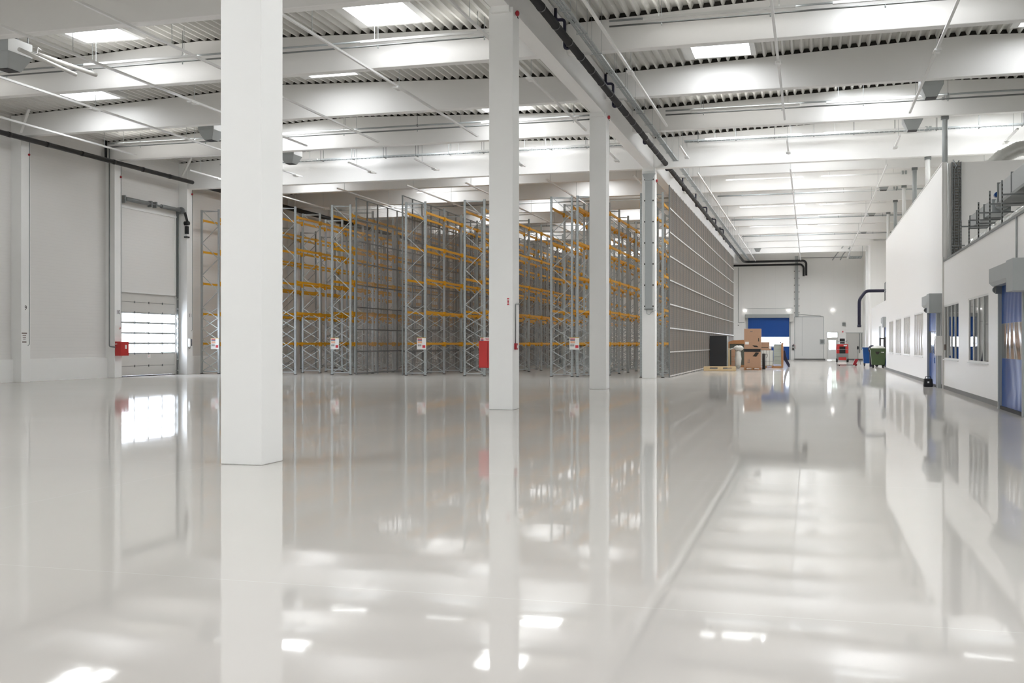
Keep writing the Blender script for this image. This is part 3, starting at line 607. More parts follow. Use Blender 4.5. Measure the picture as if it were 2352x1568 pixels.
# unit heaters
def heater(x, y, z, lb, s=0.85, flue=False):
    t = thing('unit_heater', lb, 'unit heater', (x, y, z), 'unit heaters under the roof')
    obj('casing', B(-0.42 * s, 0.42 * s, -0.5 * s, 0.5 * s, 0, 0.42 * s), 'grey', t, bevel=0.01)
    k = MB(); a, b_, c, d = 0.42 * s, 0.5 * s, 0.22 * s, 0.28 * s; h = -0.42 * s
    k.quadbox([(-c, -d, h), (c, -d, h), (c, d, h), (-c, d, h), (-a, -b_, 0), (a, -b_, 0), (a, b_, 0), (-a, b_, 0)]); obj('hopper', k, 'grey', t)
    obj('outlet', B(-c * 0.9, c * 0.9, -d * 0.9, d * 0.9, h - 0.012, h + 0.01), 'black', t)
    obj('side_cover', B(0.42 * s, 0.43 * s, -0.49 * s, 0.49 * s, 0.01, 0.41 * s), 'white', t)
    obj('fan_ring', MB().cyl((0, 0, 0.42 * s), (0, 0, 0.5 * s), 0.3 * s, 18), 'black', t)
    for sx in (-0.35, 0.35):
        for sy in (-0.4, 0.4): obj('hanger', B(-0.012, 0.012, -0.012, 0.012, 0, roofz(x) - z - 0.42 * s), 'midgrey', t, (sx * s, sy * s, 0.42 * s))
    if flue:
        obj('flue', MB().cyl((0.3, 0.75, 0.25), (0.42, 3.4, 0.25), 0.07, 12), 'offwhite', t); obj('flue', MB().cyl((0.55, -0.2, 0.1), (0.6, 2.2, -0.05), 0.06, 12), 'offwhite', t)
        obj('gas_pipe', MB().tube([(0.4, 0.4, 0.2), (0.5, 0.6, 0.18), (0.45, 0.7, 0.4), (0.4, 0.9, 0.38)], 0.015, 6), 'paper', t)
heater(-22.5, 25.9, 9.95, 'unit heater at the left picture edge with two white flues', 1.0, True)
heater(-23.4, 38.3, 10.17, 'unit heater just left of the nearest column'); heater(-23.0, 44.4, 10.2, 'unit heater peeping out right of the nearest column')
heater(3.9, 38.2, 10.17, 'unit heater highest up over the right aisle'); heater(3.85, 44.4, 10.27, 'unit heater with grey tapered hopper before the partition beam')
heater(3.9, 62.3, 10.43, 'unit heater behind the partition, right aisle'); heater(3.9, 74.3, 10.42, 'small distant unit heater in the right aisle'); heater(3.95, 86.2, 10.45, 'most distant unit heater in the right aisle'); heater(-4.55, 98.0, 10.25, 'unit heater near the end of the black pipe')

# ------------------------------------------------------------------ inner buildings on the right
def wall_y(name, x0, x1, ya, yb, zb, holes, m, label):
    """wall in a plane x = const with rectangular holes (y0,y1,z0,z1)"""
    g = MB(); ys = sorted({ya, yb} | {h[0] for h in holes} | {h[1] for h in holes})
    for a, b_ in zip(ys, ys[1:]):
        hs = sorted([(h[2], h[3]) for h in holes if h[0] <= a + 1e-6 and h[1] >= b_ - 1e-6]); z = 0
        for (p, q) in hs:
            if p > z: g.box(x0, x1, a, b_, z, p)
            z = q
        if z < zb: g.box(x0, x1, a, b_, z, zb)
    return struct(name, g, m, label)
YF = 40.15
winL = [(30.25, 33.9, 1.04, 2.9), (36.1, 39.85, 1.04, 2.9)]
DC = (24.9, 27.85); DD = (41.05, 44.0)
wall_y('wall_low_building', RX, RX + 0.12, 6.0, YF, 4.43, winL + [(DC[0], DC[1], 0, 2.95)] + [(18.0, 21.6, 1.04, 2.9), (12.0, 15.6, 1.04, 2.9)], 'cream', 'white wall of the low inner building at the right')
winT = [(47.0, 50.9, 1.04, 2.9), (53.0, 56.5, 1.04, 2.9), (58.0, 61.8, 1.04, 2.9), (63.4, 66.8, 1.04, 2.9)]
YB = 69.4
wall_y('wall_tall_building', RX, RX + 0.12, YF, YB, 7.93, winT + [(DD[0], DD[1], 0, 2.95)], 'cream', 'tall white wall of the second inner building')
struct('wall_tall_building_front', B(RX + 0.12, XR, YF, YF + 0.15, 4.4, 7.93).box(RX + 0.12, XR, YF + 0.001, YF + 0.149, 0, 4.4), 'cream', 'white front wall above the low building roof')
struct('roof_tall_building', B(RX + 0.12, XR, YF + 0.15, YB, 7.83, 7.93), 'offwhite', 'flat roof of the tall inner building')
struct('roof_low_building', B(RX + 0.12, XR, 6.0, YF, 4.33, 4.43), 'offwhite', 'flat roof of the low inner building')
struct('wall_tall_building_rear', B(RX + 0.12, XR, YB - 0.15, YB, 0, 7.83), 'cream', 'rear wall of the tall inner building')
struct('trim_2', B(RX - 0.03, RX + 0.14, 6.0, YF, 4.43, 4.49), 'midgrey', 'grey metal edge on the low building roof')
struct('trim_3', B(RX - 0.02, RX + 0.14, YF + 0.06, YB, 7.93, 7.97), 'white', 'white metal edge on the tall building')
struct('trim_4', B(RX - 0.05, RX, YF - 0.3, YF - 0.15, 0, 4.6).box(RX - 0.035, RX, YF - 0.08, YF + 0.02, 4.5, 7.93), 'offwhite', 'corner strip where the low and tall buildings meet')
struct('baseboard_right', B(RX - 0.015, RX, 6, DC[0] - 0.25, 0, 0.13).box(RX - 0.015, RX, DC[1] + 0.12, DD[0] - 0.2, 0, 0.13).box(RX - 0.015, RX, DD[1] + 0.12, YB, 0, 0.13), 'skirt', 'grey skirting along the inner buildings')
# interiors: rooms with back wall, floor finish and a ceiling lamp strip
struct('wall_room_back', B(9.5, 9.65, 6.0, YF, 0, 4.33).box(9.5, 9.65, YF + 0.15, YB - 0.15, 0, 7.83), 'roomdark', 'back wall inside the inner buildings')
for i, (x, y) in enumerate(((7.0, 20.0), (7.0, 27.0), (7.0, 34.0), (7.0, 38.0), (7.0, 44.0), (7.0, 50.0), (7.0, 58.0), (7.0, 65.0))):
    t = thing('room_lamp', 'square ceiling lamp inside the %s building, %s from the front' % (('low', 'tall')[y > 40], ordn(i % 4)), 'ceiling light', (x, y, 4.28 if y < 40 else 7.78), 'lamps inside the inner buildings')
    obj('diffuser', B(-0.6, 0.6, -0.6, 0.6, 0, 0.05), 'lampglow', t)
wn = ['window with three lights beside the far corner', '']
k = 140
def window(y0, y1, z0, z1, label, blind=False):
    global k
    t = bpy.data.objects.new('window_%d' % k, None); COL.objects.link(t); k += 1; tag(t, label, kind='structure')
    fr = MB().box(RX + 0.01, RX + 0.09, y0, y0 + 0.05, z0, z1).box(RX + 0.01, RX + 0.09, y1 - 0.05, y1, z0, z1).box(RX + 0.01, RX + 0.09, y0 + 0.05, y1 - 0.05, z0, z0 + 0.05).box(RX + 0.01, RX + 0.09, y0 + 0.05, y1 - 0.05, z1 - 0.05, z1)
    for q in (1, 2, 3): yy = y0 + (y1 - y0) * q / 4; fr.box(RX + 0.0, RX + 0.03, yy - 0.03, yy + 0.03, z0 + 0.05, z1 - 0.05)
    obj('frame', fr, 'white', t); obj('pane', B(RX + 0.03, RX + 0.034, y0 + 0.05, y1 - 0.05, z0 + 0.05, z1 - 0.05), 'softglass' if blind else 'glass', t)
    obj('sill', B(RX - 0.04, RX + 0.01, y0 - 0.03, y1 + 0.03, z0 - 0.03, z0), 'white', t)
    if blind: obj('blind', B(RX + 0.05, RX + 0.056, y0 + 0.05, y1 - 0.05, z0 + 0.05, z1 - 0.05), 'blind', t)
window(*winL[0], 'nearest window of the low building, with clear glass'); window(*winL[1], 'window of the low building next to the corner strip')
window(18.0, 21.6, 1.04, 2.9, 'window of the low building outside the picture'); window(12.0, 15.6, 1.04, 2.9, 'window of the low building closest to the viewpoint')
for i, wv in enumerate(winT): window(*wv, 'blind-covered window of the tall building, %s from the roller door' % ordn(i), True)
# fast roller doors in the inner building
def fast_door(y0, y1, idx, label, lx=RX, h=2.95):
    t = bpy.data.objects.new('door_%d' % idx, None); COL.objects.link(t); tag(t, label, kind='structure')
    obj('header_box', MB().prism([(lx - 0.33, h + 0.42), (lx, h + 0.42), (lx, h), (lx - 0.25, h), (lx - 0.33, h + 0.08)], y0 - 0.05, y1 + 0.12, 'y'), 'grey', t)
    obj('motor_box', B(lx - 0.46, lx, y0 - 0.85, y0 - 0.06, h - 0.28, h + 0.4), 'grey', t, bevel=0.01)
    for yy in (y0 - 0.08, y1): obj('guide_post', B(lx - 0.14, lx, yy, yy + 0.08, 0, h + 0.05), 'grey', t)
    obj('roller_bracket', MB().cyl((lx - 0.18, y1 + 0.02, h - 0.08), (lx - 0.18, y1 + 0.1, h - 0.08), 0.08, 14).box(lx - 0.2, lx - 0.02, y1 - 0.06, y1 + 0.09, h - 0.18, h), 'midgrey', t)
    def curtain(z0, z1, amp):
        g = MB(); n = 48; kk = len(g.v)
        rows = 10
        for r in range(rows + 1):
            z = z0 + (z1 - z0) * r / rows
            for i in range(n + 1):
                u = i / n; bulge = amp * math.sin(math.pi * u)
                g.v.append((lx - 0.06 + 0.004 * math.sin(u * 34 + 3 * math.sin(z * 1.5 + u * 4)) * min(1, amp * 20) - 0.0 + bulge * 0.3 * math.sin(z * 2), y0 + (y1 - y0) * u, z))
        for r in range(rows):
            for i in range(n): a = r * (n + 1) + i; g.f.append((a, a + 1, a + n + 2, a + n + 1)); g.sm.append(True)
        return g
    c = obj('curtain', curtain(2.05, h + 0.05, 0.05), 'blue', t); obj('lower_curtain', curtain(0.02, 1.22, 0.12), 'blue', t)
    obj('clear_band', curtain(1.22, 2.05, 0.03), 'clear', t)
    obj('bottom_bar', B(lx - 0.1, lx - 0.02, y0, y1, 0.0, 0.08), 'black', t)
fast_door(DC[0], DC[1], 2, 'blue fast roller door at the right picture edge'); fast_door(DD[0], DD[1], 3, 'blue fast roller door in the tall building beside the black bag')
t = thing('control_cabinet', 'white control cabinet on the wall beside the second blue door', 'control box', (RX, 40.5, 1.0))
obj('body', B(-0.22, 0, -0.12, 0.25, 0.15, 0.85), 'white', t, bevel=0.008); obj('terminal_strip', B(-0.222, -0.215, 0.12, 0.24, 0.2, 0.83), 'black', t); obj('handle', B(-0.25, -0.22, 0.0, 0.05, -0.12, 0.08), 'blue', t)
obj('cable_duct', MB().box(-0.16, -0.06, 0.1, 0.2, 0.85, 1.75).box(-0.05, -0.0, -0.16, -0.1, 0.85, 1.8), 'grey', t); obj('stand', B(-0.14, -0.02, 0.0, 0.12, -1.0, 0.15), 'grey', t)
o = obj('socket_box', B(RX - 0.05, RX, 39.3, 39.4, 1.35, 1.55), 'brownink'); tag(o, 'small brown switch on the low building wall', 'switch')
o = obj('conduit', MB().cyl((RX - 0.02, 26.2, 3.4), (RX - 0.02, 26.2, 4.43), 0.02, 8), 'grey'); tag(o, 'thin grey conduit dropping to the motor box of the nearest blue door', 'conduit')
t = thing('black_bag', 'black bag standing on the floor by the second blue door', 'bag', (4.15, 41.6, 0))
obj('body', MB().prism([(-0.16, 0), (0.16, 0), (0.14, 0.3), (-0.14, 0.3)], -0.12, 0.12, 'y'), 'black', t, bevel=0.03); obj('handle', MB().tube([(-0.09, 0, 0.29), (-0.08, 0, 0.38), (0.08, 0, 0.38), (0.09, 0, 0.29)], 0.012, 6), 'black', t); obj('logo', B(-0.03, 0.03, -0.125, -0.119, 0.14, 0.2), 'paper', t)
# vertical cable ladder at the tall front wall
t = thing('cable_ladder', 'vertical cable ladder on the tall front wall at the corner', 'cable ladder', (4.93, YF - 0.07, 4.43))
g = MB().box(-0.16, -0.13, -0.05, 0.05, 0, 3.5).box(0.13, 0.16, -0.05, 0.05, 0, 3.5); z = 0.05
while z < 3.4: g.box(-0.13, 0.13, -0.02, 0.02, z, z + 0.04); z += 0.1
obj('ladder', g, 'midgrey', t); obj('back_plate', B(-0.13, 0.13, 0.04, 0.06, 0, 3.5), 'galvd', t)
obj('cable', MB().tube([(0.05, -0.03, 0), (0.08, -0.05, 2.5), (0.02, -0.05, 3.3), (-0.1, 0.1, 3.6)], 0.018, 6).tube([(-0.07, -0.03, 0), (-0.07, -0.04, 3.2), (0.08, 0, 3.55)], 0.022, 6), 'midgrey', t)
o = obj('white_riser', MB().cyl((4.66, YF - 0.06, 4.43), (4.66, YF - 0.06, 7.9), 0.035, 8), 'white'); tag(o, 'white riser pipe left of the vertical cable ladder', 'pipe')
# roof equipment on the low building
t = thing('air_duct', 'galvanised rectangular air duct on the low building roof', 'air duct', (5.3, 33.3, 5.36))
for i in range(3):
    a = i * 1.45
    s = obj('duct_section', B(-0.25, 0.25, a, a + 1.38, 0, 0.38), 'galv', t); obj('flange', B(-0.28, 0.28, a + 1.38, a + 1.45, -0.03, 0.41), 'midgrey', s)
t = thing('ventilation_unit', 'large grey ventilation unit above the foil duct at the right edge', 'ventilation unit', (5.5, 29.0, 5.42))
obj('casing', B(-0.45, 0.75, -2.5, 3.2, 0.06, 0.6), 'grey', t, bevel=0.03); obj('flange', MB().box(-0.48, 0.78, 3.2, 3.27, 0.02, 0.64), 'midgrey', t); obj('joint_strip', MB().box(-0.47, 0.77, 1.2, 1.26, 0.03, 0.63), 'midgrey', t); obj('base_frame', B(-0.5, 0.8, -2.5, 3.3, -0.02, 0.06), 'midgrey', t)
t = thing('fan_unit', 'round duct fan between the air duct and the ventilation unit', 'fan', (5.3, 32.8, 5.6)); obj('housing', MB().cyl((0, -0.35, 0), (0, 0.42, 0), 0.2, 18), 'galv', t); obj('motor', MB().cyl((-0.2, -0.1, 0.2), (-0.2, 0.15, 0.2), 0.07), 'blue', t)
pts = [(0, i * 0.7, 0.22 + 0.03 * math.sin(i * 2.1)) for i in range(14)]
t = thing('insulated_duct', 'silver foil wrapped duct lying along the low building roof edge', 'air duct', (4.98, 27.6, 4.45)); obj('wrap', MB().tube(pts, [0.2] * 1 + [0.2 + 0.02 * math.sin(q * 1.7) for q in range(80)], 12, 0.05), 'foil', t)
for i, (y, hgt) in enumerate(((29.2, 1.2), (31.1, 1.2), (33.1, 1.15), (35.0, 0.85), (36.8, 1.05), (39.0, 0.5))):
    t = thing('strut_support', 'perforated strut post on the low roof edge, %s from the picture edge' % ordn(i), 'support post', (4.66, y, 4.49), 'strut posts on the low roof')
    obj('post', B(-0.02, 0.02, -0.02, 0.02, 0, hgt), 'midgrey', t); obj('arm', B(0.02, 0.95, -0.02, 0.02, 0.82 if i < 5 else 0.4, 0.86 if i < 5 else 0.44), 'midgrey', t)
    s_ = MB(); z = 0.05
    while z < hgt - 0.05: s_.box(-0.01, 0.01, -0.023, -0.019, z, z + 0.05); z += 0.1
    obj('slots', s_, 'dark', t)
n = 46; pts = []
for i in range(n + 1):
    u = i / n; a = u * 1.25; pts.append((2.1 * math.sin(a) * 1.0 if a < 1.57 else 2.1, 0, -0.25 + 0.95 * (1 - math.cos(min(a * 1.6, math.pi / 1.0))) / 2 + 0.0))
pts = [(-0.1, 0, -0.3), (0.45, 0, 0.25), (0.95, 0, 0.5), (1.5, 0, 0.55), (3.5, 0, 0.55)]
fine = []
for (p, q) in zip(pts, pts[1:]):
    m_ = int((Vector(q) - Vector(p)).length / 0.045)
    for i in range(m_): fine.append(tuple(Vector(p).lerp(Vector(q), i / m_)))
t = thing('flexible_duct', 'silver corrugated flexible duct curving over the tall building roof', 'air duct', (6.35, 42.5, 8.2))
g = MB(); 
def rawtube(g, P, rs, n=18):
    k0 = len(g.v)
    for i, p in enumerate(P):
        d = (Vector(P[min(i + 2, len(P) - 1)]) - Vector(P[max(i - 2, 0)])).normalized(); xx = Vector((0, 1, 0)); yy = d.cross(xx).normalized()
        for j in range(n): t_ = 2 * math.pi * j / n; g.v.append(tuple(Vector(p) + xx * rs[i] * math.cos(t_) + yy * rs[i] * math.sin(t_)))
    for i in range(len(P) - 1):
        for j in range(n): q = (j + 1) % n; g.f.append((k0 + i * n + j, k0 + (i + 1) * n + j, k0 + (i + 1) * n + q, k0 + i * n + q)); g.sm.append(True)
rawtube(g, fine, [0.27 + 0.02 * (i % 2) for i in range(len(fine))]); obj('hose', g, 'foil', t)
# round posts on the tall building carrying the beams
for i in range(6):
    y = 42.45 + 6.0 * i + 0.17
    zb = 7.93 if y < YB else 0.0; zt = 9.56 if i == 1 else 10.06
    t = thing('support_post', 'round %s post above the tall building roof, %s from the corner' % (('grey', 'white')[i % 2], ordn(i)), 'post', (RX + 0.34, y, zb), 'posts between tall building and roof beams')
    obj('shaft', MB().cyl((0, 0, 0), (0, 0, zt - zb), 0.1, 16), ('grey', 'white')[i % 2], t); obj('head_plate', B(-0.13, 0.13, -0.1, 0.1, zt - zb - 0.12, zt - zb), 'midgrey', t)
    obj('fixing', MB().box(-0.13, -0.03, -0.23, -0.17, 2.7, 2.9).box(0.03, 0.13, -0.23, -0.17, 2.7, 2.9), 'grey', t) if zb else None
# third block beyond
YC = 96.0
wall_y('wall_far_block', 5.05, 5.17, YB, YC, 4.6, [(74.9, 77.9, 0, 2.95)], 'cream', 'low white wall beyond the tall building')
struct('roof_far_block', B(5.17, 6.3, YB, YC, 4.5, 4.6), 'offwhite', 'flat top of the low block beyond the tall building')
struct('wall_far_right', B(6.3, 6.5, YB, YC, 0, 10.4).box(4.95, 5.2, YC, YE, 0, 11.3).box(5.2, 6.5, YC, YC + 0.2, 0, 10.4), 'wall', 'far right white wall beside the end wall')
struct('wall_far_right_upper', B(6.3, 6.5, YB, YC, 10.4, 11.35), 'wall', 'upper strip of the far right wall')
o = obj('column', B(4.75, 5.15, 99.5, 100.0, 0, 11.0), 'concrete'); tag(o, 'white column at the far right wall beside the end wall', kind='structure')
fast_door(74.9, 77.9, 4, 'open roller door in the low wall beyond the tall building', 5.05)
for i in range(2):
    o = obj('slit_window', B(5.03, 5.05, 83.4 + i * 1.6, 83.9 + i * 1.6, 1.0, 2.9), 'midgrey'); tag(o, 'narrow grey slit window, %s of a pair, in the far low wall' % ordn(i), 'window', 'slit windows')
t = thing('guard_rail', 'small grey guard rail on the far low block by the blue duct', 'railing', (5.1, 76.5, 4.6))
g = MB()
for i in range(5): g.cyl((0, i * 0.9, 0), (0, i * 0.9, 1.3), 0.025, 6)
for z in (0.7, 1.3): g.cyl((0, 0, z), (0, 3.6, z), 0.025, 6)
obj('rails', g, 'midgrey', t)
t = thing('extract_duct', 'dark blue duct arm bending down at the far right', 'duct', (3.88, 92, 0))
obj('pipe', MB().tube([(2.42, 0, 5.92), (0.52, 0, 5.92), (0, 0, 5.2), (0, 0, 3.0)], 0.13, 14, 0.25), 'navy', t)
obj('end_cap', MB().cyl((0, 0, 2.95), (0, 0, 3.15), 0.155, 14), 'navy', t)
t = thing('service_platform', 'grey pipe and mesh bracket cluster under the roof in the far right corner', 'pipework', (3.4, 104, 9.6))
g = MB().tube([(-1.4, 0, -0.2), (-1.0, 0, 0.4), (-0.5, -2, 0.9)], 0.05, 8).tube([(-0.7, 0, -0.2), (-0.4, 0, 0.4), (0.1, -2, 0.8)], 0.05, 8).tube([(-4, 0, 1.1), (-0.9, 0, 1.1), (-0.4, 0, 0.7), (1.4, 0, 0.7)], 0.045, 8); obj('pipes', g, 'grey', t)
g = MB()
for i in range(9): g.box(0.1, 1.2, -1.6 + i * 0.35, -1.57 + i * 0.35, 0.0, 0.03)
for i in range(5): g.box(0.1 + i * 0.27, 0.13 + i * 0.27, -1.6, 1.2, 0.0, 0.03)
for i in range(4): g.box(0.1 + (i % 2) * 1.07, 0.13 + (i % 2) * 1.07, -1.6 + (i // 2) * 2.7, -1.57 + (i // 2) * 2.7, 0, 1.1)
obj('tray', g, 'galv', t)
# ------------------------------------------------------------------ end wall fittings
t = bpy.data.objects.new('door_5', None); COL.objects.link(t); tag(t, 'wide blue roller door with a bright window band in the far wall', kind='structure')
e = EY
obj('header_box', B(DX0 - 0.25, DX1 + 0.3, e - 0.4, e, 4.15, 4.5), 'grey', t, bevel=0.01)
for x in (DX0 - 0.14, DX1): obj('guide_post', B(x, x + 0.14, e - 0.16, e, 0, 4.15), 'grey', t)
obj('motor_box', B(DX1 + 0.05, DX1 + 0.4, e - 0.45, e, 3.75, 4.52), 'offwhite', t)
obj('curtain', B(DX0, DX1, e - 0.06, e - 0.03, 2.25, 4.15), 'blueroll', t); obj('lower_curtain', B(DX0, DX1, e - 0.06, e - 0.03, 0.05, 1.35), 'blueroll', t)
obj('clear_band', B(DX0, DX1, e - 0.05, e - 0.04, 1.35, 2.25), 'doorglass', t)
g = MB()
for z in (1.62, 2.02): g.box(DX0, DX1, e - 0.065, e - 0.025, z, z + 0.05)
for x in (DX0 + 0.1, -4.6, -3.3): g.box(x, x + 0.03, e - 0.064, e - 0.026, 1.35, 2.25)
g.box(DX0 + 0.5, DX1 - 0.5, e - 0.063, e - 0.06, 1.2, 1.24)
obj('band_bars', g, 'grey', t); obj('threshold', B(DX0, DX1, e - 0.08, e, 0, 0.05), 'black', t)
t = bpy.data.objects.new('door_6', None); COL.objects.link(t); tag(t, 'white personnel door with glass pane and window above, far wall', kind='structure')
obj('frame', MB().box(PX0, PX0 + 0.06, e - 0.05, e + 0.1, 0, 2.75).box(PX1 - 0.06, PX1, e - 0.05, e + 0.1, 0, 2.75).box(PX0 + 0.06, PX1 - 0.06, e - 0.05, e + 0.1, 2.69, 2.75).box(PX0 + 0.06, PX1 - 0.06, e - 0.05, e + 0.1, 2.05, 2.2), 'offwhite', t)
obj('leaf', MB().box(PX0 + 0.06, PX1 - 0.06, e - 0.02, e + 0.03, 0.03, 1.02).box(PX0 + 0.06, PX1 - 0.06, e - 0.02, e + 0.03, 1.95, 2.05).box(PX0 + 0.06, PX0 + 0.2, e - 0.02, e + 0.03, 1.02, 1.95).box(PX1 - 0.2, PX1 - 0.06, e - 0.02, e + 0.03, 1.02, 1.95), 'white', t)
obj('pane', B(PX0 + 0.2, PX1 - 0.2, e - 0.0, e + 0.01, 1.02, 1.95).box(PX0 + 0.06, PX1 - 0.06, e, e + 0.01, 2.2, 2.69), 'doorglass', t)
obj('handle', MB().cyl((PX0 + 0.12, e - 0.07, 1.05), (PX0 + 0.25, e - 0.07, 1.05), 0.015, 6), 'dark', t)
struct('wall_lobby', B(PX0 + 0.45, PX1 + 1.0, e + 1.5, e + 1.6, 0, 3.2), 'greyglass', 'grey lobby partition behind the personnel door')
t = bpy.data.objects.new('door_7', None); COL.objects.link(t); tag(t, 'large white sliding door panel right of the blue roller door', kind='structure')
obj('leaf', B(-1.45, 1.2, e - 0.06, e - 0.0, 0.14, 4.2), 'white', t); obj('edge_strip', MB().box(-1.5, -1.45, e - 0.07, e, 0.0, 4.25).box(1.2, 1.25, e - 0.07, e, 0.14, 4.25).box(-1.5, 1.25, e - 0.071, e, 4.2, 4.26).box(-0.78, -0.76, e - 0.066, e, 0.4, 4.2), 'grey', t)
t = bpy.data.objects.new('door_8', None); COL.objects.link(t); tag(t, 'plain pale grey double door in the far right corner', kind='structure')
obj('leaf', B(3.35, 4.55, e - 0.03, e, 0.1, 2.62), 'offwhite', t); obj('frame', MB().box(3.3, 4.9, e - 0.05, e, 2.62, 2.68), 'grey', t); obj('pipe', MB().cyl((4.6, e - 0.08, 0.7), (4.6, e - 0.08, 2.6), 0.03, 6).cyl((4.8, e - 0.08, 1.0), (4.8, e - 0.08, 2.6), 0.03, 6), 'midgrey', t)
for i, x in enumerate((-6.26, -2.06, 2.1)):
    t = thing('wall_lamp', 'oval lit wall lamp on the far wall, %s' % ('left above the blue door', 'right above the blue door', 'near the personnel door')[i], 'wall light', (x, e - 0.1, 4.88), 'oval lamps on the far wall')
    obj('globe', MB().ell((0, 0, 0), (0.17, 0.09, 0.08)), 'lampglow', t); obj('base', B(-0.1, 0.1, 0.06, 0.1, -0.06, 0.06), 'white', t)
t = thing('vertical_tray', 'tall grey vertical cable channel on the far wall', 'cable channel', (-1.28, e - 0.08, 4.3))
obj('channel', B(-0.14, 0.14, -0.06, 0.08, 0, 5.9), 'grey', t); g = MB()
for kx in range(8): g.box(-0.26, -0.18, 0, 0.05, 0.3 + kx * 0.68, 0.36 + kx * 0.68).box(0.18, 0.26, 0, 0.05, 0.3 + kx * 0.68, 0.36 + kx * 0.68)
obj('bolt', g, 'dark', t)
o = obj('conduit', MB().tube([(-1.4, e - 0.03, 0.2), (-1.4, e - 0.03, 4.5), (1.0, e - 0.03, 4.32), (1.0, e - 0.03, 2.3)], 0.02, 6), 'midgrey'); tag(o, 'thin grey conduit framing the sliding door on the far wall', 'conduit')
o = obj('conduit', MB().tube([(-6.9, e - 0.03, 9.2), (-6.9, e - 0.03, 3.7), (-6.3, e - 0.03, 3.7)], 0.018, 6), 'midgrey'); tag(o, 'thin grey conduit left of the blue roller door', 'conduit')
o = obj('conduit', MB().cyl((-6.2, e - 0.03, 5.1), (-1.6, e - 0.03, 5.1), 0.018, 6), 'grey'); tag(o, 'thin conduit linking the two lamps above the blue door', 'conduit')
o = obj('conduit', MB().cyl((-1.0, e - 0.2, 10.0), (3.4, e - 0.2, 10.0), 0.035, 8), 'midgrey'); tag(o, 'horizontal grey pipe high on the far wall', 'conduit')
t = thing('fire_extinguisher', 'dark fire extinguisher on the far wall right of the blue door', 'fire extinguisher', (-1.62, e - 0.12, 1.0)); obj('body', MB().cyl((0, 0, 0), (0, 0, 0.45), 0.08, 12), 'screen', t); obj('neck', MB().cyl((0, 0, 0.45), (0, 0, 0.55), 0.03, 8), 'black', t); obj('label_plate', B(-0.05, 0.05, -0.085, -0.078, 0.18, 0.32), 'paper', t); obj('hose', MB().tube([(0, 0, 0.5), (0.18, 0, 0.45), (0.2, 0, 0.1)], 0.015, 6), 'reddark', t)
t = thing('junction_box', 'light grey junction box right of the sliding door', 'junction box', (1.1, e - 0.12, 1.55)); obj('body', B(-0.2, 0.25, 0, 0.12, 0, 0.48), 'grey', t, bevel=0.01); obj('cover', B(-0.12, 0.17, -0.01, 0, 0.08, 0.4), 'midgrey', t)
o = obj('speaker_box', B(3.0, 3.3, e - 0.12, e, 3.35, 3.65), 'midgrey'); tag(o, 'square grey speaker on the far wall above the red machine', 'speaker')
o = obj('alarm_box', B(2.98, 3.1, e - 0.05, e, 2.7, 2.82), 'signred'); tag(o, 'tiny red alarm button above the red machine', 'alarm')
o = obj('alarm_box', B(-6.95, -6.87, e - 0.05, e, 3.4, 3.48), 'dark'); tag(o, 'tiny black sensor left of the blue roller door', 'sensor')
# ------------------------------------------------------------------ goods on the floor
def pallet(name, label, x0, y0, wx, wy, m, h=0.144, rz=0.0, group='pallets'):
    t = thing(name, label, 'pallet', (x0, y0, 0), group, rz)
    for i in range(5): a = i * (wy - 0.12) / 4; obj('deck_board', B(0, wx, a, a + 0.12, h - 0.022, h), m, t)
    for j in range(3):
        a = j * (wx - 0.1) / 2
        obj('stringer', B(a, a + 0.1, 0, wy, h - 0.044, h - 0.022), m, t)
        for i in range(3): bq = i * (wy - 0.12) / 2; obj('block', B(a, a + 0.1, bq, bq + 0.12, 0.02, h - 0.044), m, t)
    for i in range(3): a = i * (wy - 0.12) / 2; obj('base_board', B(0, wx, a, a + 0.12, 0, 0.02), m, t)
    return t
# empty pale pallet, double height
pp = pallet('wooden_pallet', 'empty pale pine pallet on the floor before the black cabinet', -5.95, 62.4, 1.82, 1.35, 'pine', 0.25, 0.05)
obj('front_board', MB().box(0, 0.35, -0.02, 0, 0.03, 0.25).box(0.35, 1.82, -0.02, 0, 0.2, 0.25).box(0.35, 1.82, -0.021, 0, 0.03, 0.12).box(0.8, 1.1, -0.019, 0, 0.12, 0.2).box(1.6, 1.82, -0.019, 0, 0.12, 0.2), 'pine', pp)
t = thing('storage_cabinet', 'tall black cabinet standing against the mesh fence', 'cabinet', (-6.0, 70.2, 0)); obj('body', B(-0.25, 0.82, -0.4, 0.4, 0.03, 2.1), 'charcoal', t, bevel=0.01); obj('side_panel', B(0.82, 0.86, -0.38, 0.38, 0.05, 2.08), 'grey', t); obj('handle', B(0.7, 0.74, -0.43, -0.4, 0.95, 1.1), 'black', t); obj('plinth', B(-0.24, 0.81, -0.38, 0.38, 0, 0.03), 'black', t)
# cardboard boxes
pt = pallet('wooden_pallet', 'brown pallet under the stacked cardboard boxes', -3.85, 65.6, 1.0, 0.9, 'wood')
def carton(label, x, y, z, w_, d, h, flaps=True, up=False):
    t = thing('cardboard_box', label, 'cardboard box', (x, y, z), 'brown cardboard boxes')
    obj('box', B(0, w_, 0, d, 0, h), 'card', t, bevel=0.006)
    obj('tape', B(w_ * 0.47, w_ * 0.53, -0.002, d + 0.002, 0.0, h + 0.002), 'card', t)
    return t
ta = carton('lower tall cardboard box on the pallet', -3.84, 65.62, 0.144, 0.96, 0.85, 0.95)
obj('flap_print', MB().prism([(0.5, 0.68), (0.68, 0.92), (0.88, 0.9), (0.72, 0.66)], -0.004, 0, 'y'), 'dark', ta); obj('print', MB().box(0.2, 0.34, -0.004, 0, 0.3, 0.34).box(0.22, 0.25, -0.004, 0, 0.36, 0.5).box(0.29, 0.32, -0.004, 0, 0.36, 0.5), 'brownink', ta)
